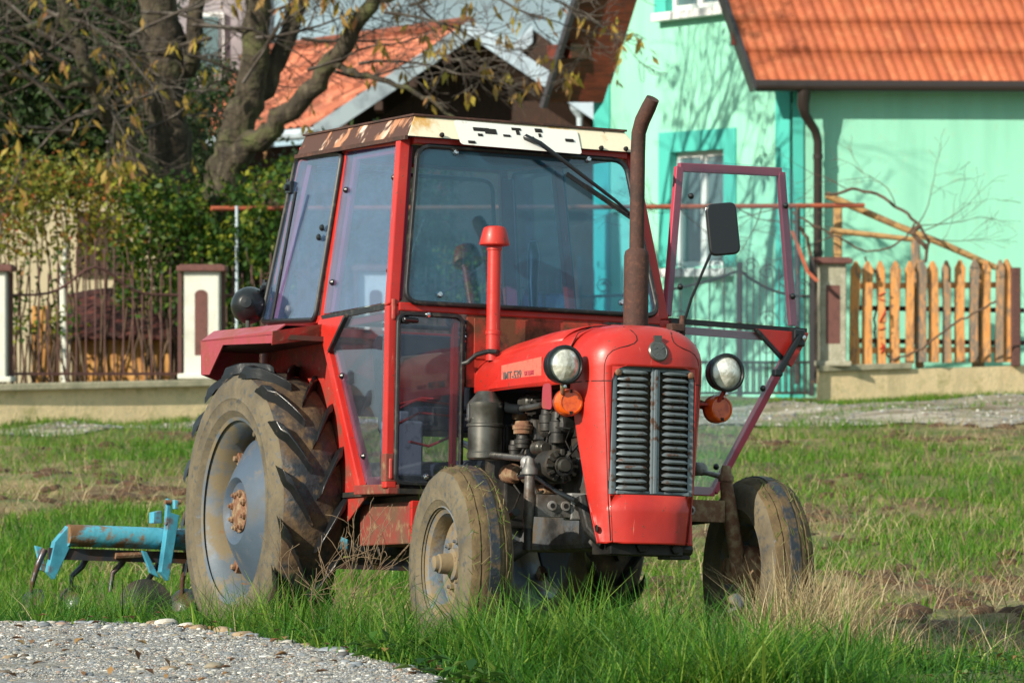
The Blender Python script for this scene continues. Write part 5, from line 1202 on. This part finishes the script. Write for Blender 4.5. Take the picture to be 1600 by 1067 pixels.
ironfence(17, 281, 42.1, 42.95, 'brown iron fence panel with curved top rail between the two white pillars at left')
ironfence(349, 556, 43.1, 43.8, 'brown iron fence panel partly hidden behind the tractor rear wheel and fender')
ironfence(622, 900, 44.0, 44.9, 'brown iron fence panel seen only through the tractor cab and behind it')
# double gate
def gate(pxh, pxm, dh, dm, label):
    root = thing('gate', label, 'gate', (0, 0, 0)); n = 11
    def P_(t, py): return W(pxh+(pxm-pxh)*t, py, dh+(dm-dh)*t)
    def ry(t): return 463-40*t**2.4
    M().tube([P_(t, ry(t)) for t in np.linspace(0, 1, 16)], .017, 6).build('top_rail', mGateIron, root, smooth=60)
    for y in (566, 614): M().bar(P_(0, y), P_(1, y), .03, .03).build('rail', mGateIron, root)
    for t, y in ((0, 400), (1, 410)): M().bar(P_(t, 619), P_(t, y), .055 if t == 0 else .045).build('stile', mGateIron, root)
    for i in range(1, n):
        t = i/n; yt = ry(t)-(46 if i % 2 else 28)
        M().tube([P_(t, 614), P_(t, yt+10), P_(t, yt)], [.0095, .0095, .001], 6).build('bar', mGateIron, root)
    for i in range(2*n):
        t = (i+.5)/(2*n)
        M().tube([P_(t, 614), P_(t, 566)], .007, 5).build('lower_bar', mGateIron, root)
    for t, y, r_ in ((.15, 447, .09), (.38, 440, .08), (.62, 425, .10), (.86, 415, .09), (.30, 500, .10), (.62, 500, .12), (.30, 540, .08), (.62, 545, .08)):
        c = P_(t, y)
        M().tube([c+np.array([r_*math.cos(a)*(1-a/13), -.012, r_*math.sin(a)*(1-a/13)]) for a in np.linspace(0, 9, 28)], .006, 5).build('scroll', mGateIron, root)
gate(905, 1154, 45.1, 45.75, 'left leaf of the dark wrought iron gate, seen behind the exhaust and the bonnet')
gate(1268, 1157, 46.1, 45.76, 'right leaf of the dark wrought iron gate beside the grey pillar')
# pickets
PF = [(1336,408,572,0),(1355,408,570,0),(1377,408,570,0),(1398,408,568,0),(1421,408,568,0),(1440,406,566,1),(1459,408,566,0),(1480,407,567,1),(1500,406,566,0),(1521,405,566,1),(1541,407,566,0),(1561,406,566,1),(1575,405,566,0)]
PR = thing('picket_fence', 'picket fence of peeled orange and grey wooden slats on the low wall', 'fence')
for i, (px, yt, yb, gk) in enumerate(PF):
    d = 46.4+(px-1330)*.0034; sl_ = RNG.uniform(-2, 2)
    w = 7.9+RNG.uniform(-.9, .9)
    L1 = [W(px-w+sl_, yt+13, d), W(px-w+1+RNG.uniform(-1.5,1.5), (yt+yb)/2, d), W(px-w+RNG.uniform(-1,1), yb, d), W(px+w, yb, d), W(px+w-1+RNG.uniform(-1.5,1.5), (yt+yb)/2+9, d), W(px+w+sl_, yt+13, d), W(px+2+sl_, yt, d), W(px-2+sl_, yt, d)]
    pk = M().prism(L1, (0, .03, 0)).build('picket', mPicketGrey if gk else mPicket, PR, bevel=.006)
    if i == 2:
        mk = M(); q = lambda x, y: W(x, y, d-.012)
        for s_ in ([(1373,462),(1385,456)],[(1373,467),(1384,470)],[(1384,484),(1374,503),(1385,503),(1384,484)],[(1373,515),(1385,512)],[(1375,526),(1377,528)],[(1374,545),(1384,538)],[(1376,552),(1384,540)],[(1377,535),(1382,550)]):
            mk.tube([q(*p) for p in s_], .011, 6, flat=.5)
        mk.build('spray_marks', mRedMark, pk)
for y in (447, 548): M().bar(W(1330, y, 46.45), W(1590, y-2, 47.35), .03, .07).build('rail', mPicket, PR)
for y in (481, 532): M().bar(W(1330, y, 46.9), W(1600, y+4, 47.7), .04, .06).build('back_rail', mDarkG, PR)
o = M().bar(W(1587, 572, 47.2), W(1587, 418, 47.2), .11).build('post', mFenceIron, None, bevel=.01); o.name = 'fence_post'; tag(o, 'square rust red steel post at the right end of the picket fence', 'post')
o = M().bar(W(1437, 575, 47.0), W(1430, 375, 47.0), .10).build('wooden_post', mPicketGrey, None, bevel=.02); tag(o, 'rough wooden post rising behind the sixth picket of the fence', 'post')
o = M().bar(W(1309, 405, 47.0), W(1309, 318, 47.0), .10).build('wooden_post', mPole, None, bevel=.02); tag(o, 'short wooden post directly behind the grey pillar', 'post')
o = M().bar(W(1528, 575, 47.4), W(1530, 405, 47.4), .14).build('wooden_post', mPicketGrey, None, bevel=.02); tag(o, 'thick wooden post behind the grey pickets at the right', 'post')
o = M().tube([W(1292, 305, 46.9), W(1400, 352, 47), W(1480, 384, 47.1), W(1556, 418, 47.2)], [.045, .04, .042, .036], 8).build('pole', mPole, None, smooth=60); tag(o, 'long peeled pole sloping down to the right against the green wall', 'pole')
o = M().tube([W(1298, 360, 46.8), W(1370, 368, 46.9), W(1440, 376, 47)], [.036, .034, .03], 8).build('pole', mPole, None, smooth=60); tag(o, 'shorter nearly level pole below the sloping pole', 'pole')
o = M().tube([W(330, 326, 44.6), W(700, 325, 45.6), W(1100, 323, 46.3), W(1350, 321, 46.8)], .028, 8).build('pergola_rail', mPipe, None, smooth=60); tag(o, 'long horizontal red pipe carrying vines behind the cab', 'pipe')
o = M().bar(W(1237, 360, 46), W(1262, 425, 46), .04).bar(W(1262, 425, 46), W(1278, 440, 46), .04).build('pipe_brace', mPipe, None); tag(o, 'slanting red steel brace beside the gate post', 'brace')
for px, lb in ((370, 'pale blue pergola post rising through the hedge'), (1246, 'dark pergola post beside the gate')):
    o = M().tube([W(px, 600, 44.5 if px < 800 else 46.6), W(px, 322, 44.5 if px < 800 else 46.6)], .018 if px < 800 else .035, 10).build('pergola_post', mZinc if px < 800 else mGateIron, None); tag(o, lb, 'post')
# shed behind the left fence
SH = thing('shed', 'low garden shed of orange boards under a dark red rounded roof behind the iron fence', 'shed')
d = 46.5; bw = M()
for k in range(11):
    x0 = 112+k*14.2; a = W(x0, 600, d); b = W(x0+13.4, 528+RNG.uniform(-1, 1), d)
    bw.box(((a[0]+b[0])/2, d+.02*(k % 2), (a[2]+b[2])/2), (b[0]-a[0], .04, b[2]-a[2]))
bw.build('boards', mShedWood, SH)
ro = [[W(px, 452+10*abs((px-190)/80)**2+(528-452-8*abs((px-190)/80)**2)*t+0, d-.25+1.5*(1-t)) for t in np.linspace(0, 1, 8)] for px in np.linspace(104, 276, 14)]
M().grid(np.array(ro)).build('roof', mShedRoof, SH, solid=.05, smooth=40)
M().box((W(190, 0, d)[0], d+1.6, 1.0), (1.1, .05, 1.2)).build('back_wall', mDarkG, SH)
o = M().box(W(65, 545, 46.2), (.22, .12, 1.0)).box(W(80, 565, 46.3), (.18, .1, .8)).build('plank_stack', mShedWood, None); tag(o, 'orange planks standing upright left of the shed', 'planks')
o = M().tube([W(102, 600, 45.5), W(101, 520, 45.5), W(98, 440, 45.5), W(104, 380, 45.5)], [.05, .045, .04, .03], 8).build('young_tree', mPillar, None, smooth=60); tag(o, 'thin pale birch-like stem behind the iron fence, left of the shed', 'tree')

# ------------------------------------------------------------------ trees, hedge, vines
def leafcloud(name, P, size, mt, par=None, tint=None, el=.5, flat=False, **kw):
    n = len(P); d = RNG.normal(size=(n, 3)); d /= np.linalg.norm(d, axis=1)[:, None]
    if flat: d[:, 2] = -np.abs(d[:, 2])-.8; d /= np.linalg.norm(d, axis=1)[:, None]
    s = np.cross(d, RNG.normal(size=(n, 3))); s /= np.linalg.norm(s, axis=1)[:, None]
    nn = np.cross(d, s)
    L = size*RNG.uniform(.6, 1.35, n); w = L*el*.5; L = L[:, None]; w = w[:, None]
    V = np.stack([P, P+d*L*.45+s*w+nn*L*.06, P+d*L, P+d*L*.45-s*w+nn*L*.06], 1).reshape(-1, 3)
    F = np.arange(4*n).reshape(n, 4)
    o = fast_mesh(name, V, F, mt, np.repeat(RNG.random(n) if tint is None else tint, 4), smooth=False)
    if par: o.parent = par
    return tag(o, **kw)
mHedge = leafmat('hedge_leaf', (.010, .034, .006), (.040, .10, .010), (.33, .33, .03), .3)
mShrub = leafmat('autumn_shrub_leaf', (.05, .09, .012), (.22, .23, .03), (.36, .07, .035), .3)
mDarkLeaf = leafmat('dark_evergreen_leaf', (.012, .030, .010), (.030, .060, .016), (.07, .10, .03), .2)
mWalnutLeaf = leafmat('yellowed_walnut_leaf', (.30, .16, .06), (.42, .34, .05), (.34, .15, .08), .35)
def clumps(px0, px1, py0, py1, d0, d1, nclump, per, r, seed, keep=None):
    r_ = np.random.default_rng(seed); out = []; tn = []
    for _ in range(nclump):
        px, py, d = r_.uniform(px0, px1), r_.uniform(py0, py1), r_.uniform(d0, d1)
        if keep and not keep(px, py): continue
        c = W(px, py, d); rr = r*r_.uniform(.5, 1.4); k = int(per*r_.uniform(.5, 1.4))
        q = r_.normal(size=(k, 3)); q /= np.linalg.norm(q, axis=1)[:, None]; q *= (r_.random(k)**.45)[:, None]
        out.append(c+q*rr); tn.append(np.clip(r_.normal(.3+.35*r_.random(), .2, k), 0, 1))
    return np.concatenate(out), np.concatenate(tn)
def stems(pts, seed, base_y=600, r=.016, n=12, mt=None, par=None, name='stem'):
    r_ = random.Random(seed); m = M()
    for _ in range(n):
        p = pts[r_.randrange(len(pts))]; b = np.array([p[0]+r_.uniform(-.5, .5), p[1], .35]); mid = (p+b)/2+np.array([r_.uniform(-.15, .15), 0, 0])
        m.tube([b, mid, p], [r, r*.8, r*.3], 6)
    return m.build(name, mt or mVine, par, smooth=60)
def shrub(name, label, cat, args, size, mt, el=.55, nst=14):
    P, tn = clumps(*args); root = thing(name, label, cat, (0, 0, 0)); leafcloud('leaves', P, size, mt, root, tn, el); stems(P, 3, par=root, n=nst, name='stems'); return root
shrub('hedge', 'bright green and yellowing hedge shrub behind the fence next to the cab', 'shrub', (300, 452, 235, 560, 44.3, 46, 210, 30, .21, 1, lambda x, y: y > 235+(470-x)*.5 or x > 430), .085, mHedge)
shrub('hedge', 'leafy green shrub below the walnut trunk, left of the white pillar', 'shrub', (190, 330, 290, 470, 44.6, 46, 170, 28, .24, 21, None), .08, mHedge)
shrub('autumn_shrub', 'loose shrub with yellow green and reddish leaves at the left edge', 'shrub', (-60, 215, 250, 400, 45, 47.5, 190, 22, .26, 2, None), .075, mShrub, .6, 30)
shrub('autumn_shrub', 'sparse low shrub with fine branches behind the iron fence at far left', 'shrub', (-60, 110, 400, 520, 44.5, 46, 40, 16, .2, 4, None), .07, mHedge, .6, 26)
shrub('evergreen', 'dark green evergreen thicket between the trees at upper left', 'tree', (-80, 285, -60, 300, 50, 53, 820, 46, .42, 5, lambda x, y: not (250 < x and y < 130)), .125, mDarkLeaf, .4, 16)
shrub('evergreen', 'dark climbing foliage between the two walnut trunks', 'tree', (235, 370, 110, 300, 49, 52, 170, 44, .32, 6, None), .085, mDarkLeaf, .4, 6)
shrub('hedge', 'dark leafy bush in the shadow between cab and barn', 'shrub', (440, 700, 235, 420, 48, 52, 230, 34, .34, 8, None), .09, mDarkLeaf, .5, 10)
# flower bush seen through the cab
shrub('flower_bush', 'small bush with pale flowers seen through the windscreen', 'shrub', (690, 770, 395, 470, 46, 46.8, 40, 24, .16, 12, None), .06, mShrub, .6, 8)

def grow(m, tips, p, d, r, L, depth, rnd, grav=.0, spread=.6, minr=.006):
    nseg = 5; pts = [p]; rad = [r]; q = np.array(p, float); dd = nrm(d); kids = []
    for i in range(nseg):
        dd = nrm(dd+np.array([rnd.gauss(0, .17), rnd.gauss(0, .14), rnd.gauss(0, .15)+grav]))
        q = q+dd*L/nseg; pts.append(q); rad.append(max(r*(1-.55*(i+1)/nseg), minr*.6))
        if depth > 0 and i > 0 and rnd.random() < .85:
            kids.append((q, nrm(dd+np.array([rnd.gauss(0, spread), rnd.gauss(0, spread*.8), rnd.gauss(.1, spread)])), rad[-1]*.62, L*rnd.uniform(.45, .72)))
    m.tube(pts, rad, 6 if r > .03 else 4, cap=False)
    if depth <= 0: tips.append(pts[-1]); tips.append(pts[2]); return
    for k in kids: grow(m, tips, *k, depth-1, rnd, grav, spread, minr)
    grow(m, tips, q, dd, rad[-1], L*.6, depth-1, rnd, grav, spread, minr)
def tree(name, label, limbs, seed, twig_from, leafn, leafmt, group=None, droop=True, tdepth=3):
    root = thing(name, label, 'tree', (0, 0, 0)); m = M(); rnd = random.Random(seed)
    for pts in limbs:
        P3 = [W(a, b, c) for a, b, c, _ in pts]; R_ = [q[3] for q in pts]; pp, rr = [], []
        for i in range(len(P3)-1):
            for t in np.linspace(0, 1, 5)[:-1]:
                j = np.array([rnd.gauss(0, .02), 0, rnd.gauss(0, .02)])*(0 if t == 0 else 1)
                pp.append(P3[i]*(1-t)+P3[i+1]*t+j); rr.append((R_[i]*(1-t)+R_[i+1]*t)*(1+rnd.uniform(-.07, .07)))
        pp.append(P3[-1]); rr.append(R_[-1]); m.tube(pp, rr, 14)
    m.build('trunk', mBark, root, smooth=60)
    tw = M(); tips = []
    for (a, b, c, dx, dz, r, L, dep) in twig_from:
        grow(tw, tips, W(a, b, c), (dx, rnd.uniform(-.5, .3), dz), r, L, dep, rnd)
    tw.build('twigs', mTwig, root)
    if leafn and tips:
        P = []; tn = []
        for _ in range(leafn):
            t = tips[rnd.randrange(len(tips))]; k = rnd.randint(2, 5)
            for _ in range(k): P.append(t+np.array([rnd.gauss(0, .05), rnd.gauss(0, .05), rnd.gauss(-.03, .05)])); tn.append(rnd.random())
        leafcloud('leaves', np.array(P), .17, leafmt, root, np.array(tn), .33, flat=droop)
    return root
rt = random.Random(3)
tw1 = []
for (a, b) in ((470,60),(520,110),(600,20),(560,100),(640,10),(480,110)):
    tw1.append((a, b, 45.4+rt.uniform(-.6, .6), rt.uniform(.1, 1.2), rt.uniform(-.5, .5), .020, 1.05, 3))
for (a, b) in ((250,-120),(300,-120),(330,-60),(380,-140),(350,-200),(420,-170),(470,-80),(300,-200),(380,-230)):
    tw1.append((a, b, 45.8+rt.uniform(-.8, .8), rt.uniform(-.7, .7), rt.uniform(.1, .9), .045, 1.9, 3))
for (a, b) in ((650,5),(760,-12),(830,-8)):
    tw1.append((a, b, 45+rt.uniform(-.6, .6), rt.uniform(.2, .9), rt.uniform(-.7, -.2), .018, .9, 3))
for (a, b) in ((400,60),(380,130),(420,20),(450,0),(395,95)):
    tw1.append((a, b, 45.5, rt.uniform(-.9, .9), rt.uniform(-.1, .8), .022, 1.0, 3))
tree('walnut_tree', 'large walnut tree with three rising limbs and a few yellow leaves behind the hedge',
     [[(330,600,46.2,.30),(330,430,46.1,.29),(335,330,46,.26),(352,262,46,.23),(372,200,46,.20),(390,150,46,.19),(400,80,46,.165),(402,-40,46,.13),(400,-200,46,.1)],
      [(352,262,46,.19),(385,228,45.8,.15),(430,200,45.6,.12),(480,145,45.4,.115),(530,85,45.2,.10),(580,10,45,.085),(620,-70,45,.07),(660,-200,45,.05)],
      [(388,150,46,.14),(415,140,46.1,.13),(440,80,46.2,.12),(470,5,46.3,.10),(500,-110,46.4,.08)],
      [(520,100,45.2,.04),(560,118,45,.035),(620,135,44.8,.03),(690,170,44.6,.02),(720,200,44.6,.012)],
      [(590,0,45,.05),(650,-15,44.8,.045),(730,-25,44.6,.04),(850,-40,44.4,.03),(930,-30,44.4,.015)]],
     5, tw1, 190, mWalnutLeaf)
tw2 = []
for (a, b) in ((120,110),(90,60),(160,170),(60,50),(30,70),(200,60),(245,60),(150,120),(20,150),(100,170),(0,120),(250,150),(180,230),(220,20),(60,10),(300,40),(140,20),(0,20),(330,60),(40,200)):
    tw2.append((a, b, 46.2+rt.uniform(-1, 1), rt.uniform(-1, 1), rt.uniform(-.5, .6), .026, 1.15, 3))
tree('walnut_tree', 'older walnut tree with a thick gnarled trunk and a limb leaning left, dense bare twigs',
     [[(290,600,47.2,.34),(285,420,47.1,.33),(275,320,47,.31),(268,262,47,.27),(262,200,47,.25),(258,120,47,.26),(250,40,47,.24),(244,-60,47,.2),(240,-200,47,.15)],
      [(285,315,46.8,.16),(255,288,46.6,.14),(215,250,46.4,.12),(175,190,46.2,.105),(140,120,46,.09),(118,60,46,.075),(95,0,46,.06),(70,-100,46,.04)],
      [(270,140,47,.12),(300,95,47,.11),(305,20,47,.10),(318,-80,47,.07)],
      [(120,70,46,.05),(60,40,45.8,.04),(-20,55,45.6,.03)],[(150,130,46,.04),(80,135,45.8,.03),(0,110,45.6,.02)],
      [(258,90,47,.07),(200,40,46.8,.06),(150,5,46.6,.04),(100,-40,46.5,.03)]],
     9, tw2, 130, mWalnutLeaf)
# a bare tree left of the frame whose twigs shade the green gable
tw3 = [(-420+rt.uniform(-200, 200), rt.uniform(-250, 60), 39+rt.uniform(-1, 1), rt.uniform(-1, 1), rt.uniform(-.1, .8), .05, 2.2, 3) for _ in range(0)]
# vine on the pipe
rv = random.Random(21)
def vine(label, starts, seed, L=1.3, depth=3, r=.012):
    m = M(); tips = []; rnd = random.Random(seed)
    for (a, b, c, dx, dz) in starts: grow(m, tips, W(a, b, c), (dx, rnd.uniform(-.2, .2), dz), r, L, depth, rnd, spread=.75, minr=.004)
    o = m.build('vine', mVine, None); tag(o, label, 'vine'); return o
vine('bare vine twigs hanging from the red pipe in front of the green gable', [(x, 324, 46.2, rv.uniform(-1, 1), rv.uniform(-.8, .1)) for x in (1020, 1060, 1110, 1150, 1190, 1225)], 2, .7, 2, .008)
m = M()
for pts, r_ in (([(1240,345),(1262,372),(1268,420),(1267,520),(1270,618)], .022), ([(1238,330),(1270,352),(1310,372),(1345,392),(1380,392),(1415,372),(1432,345)], .012), ([(1290,305),(1330,296),(1370,302),(1410,330),(1438,352),(1450,380),(1445,410)], .020), ([(1438,352),(1425,365),(1448,388)], .03), ([(1350,400),(1372,436),(1378,455),(1366,500),(1368,540),(1395,562),(1440,545),(1500,500),(1540,480),(1556,470)], .013)):
    q = [W(a, b, 46.6) for a, b in pts]; s_ = []
    for i in range(len(q)-1):
        for t in (0, .25, .5, .75): s_.append(q[i]*(1-t)+q[i+1]*t+np.array([rv.gauss(0, .008), rv.gauss(0, .02), rv.gauss(0, .008)]))
    m.tube(s_+[q[-1]], r_, 6)
tips = []; rnd = random.Random(4)
for (a, b, dx, dz) in ((1440,352,1,.1),(1445,360,.9,.3),(1435,350,.5,.8),(1400,325,-.2,.8),(1330,298,-.6,.4),(1440,370,1,-.3),(1300,370,-.6,-.2)):
    grow(m, tips, W(a, b, 46.6), (dx, 0, dz), .007, .62, 2, rnd, spread=.6, minr=.003)
o = m.build('vine', mVine, None); tag(o, 'tangled knotty vine climbing over the poles above the picket fence', 'vine')
# thin weeds beside the tractor step
m = M(); rnd = random.Random(8); tips = []
for _ in range(6):
    b = TW((1.25+rnd.uniform(-.25, .3), -.95+rnd.uniform(-.15, .15), -.02)); grow(m, tips, b, (rnd.uniform(-.6, .6), -.1, 1.0), .0035, .34, 2, rnd, spread=.6, minr=.0018)
mWeed = mat('dead_weed_stem', (.22, .15, .09), .9)
o = m.build('dead_weed', mWeed, None); tag(o, 'thin branching dead weed stems in front of the red step box', 'weed')
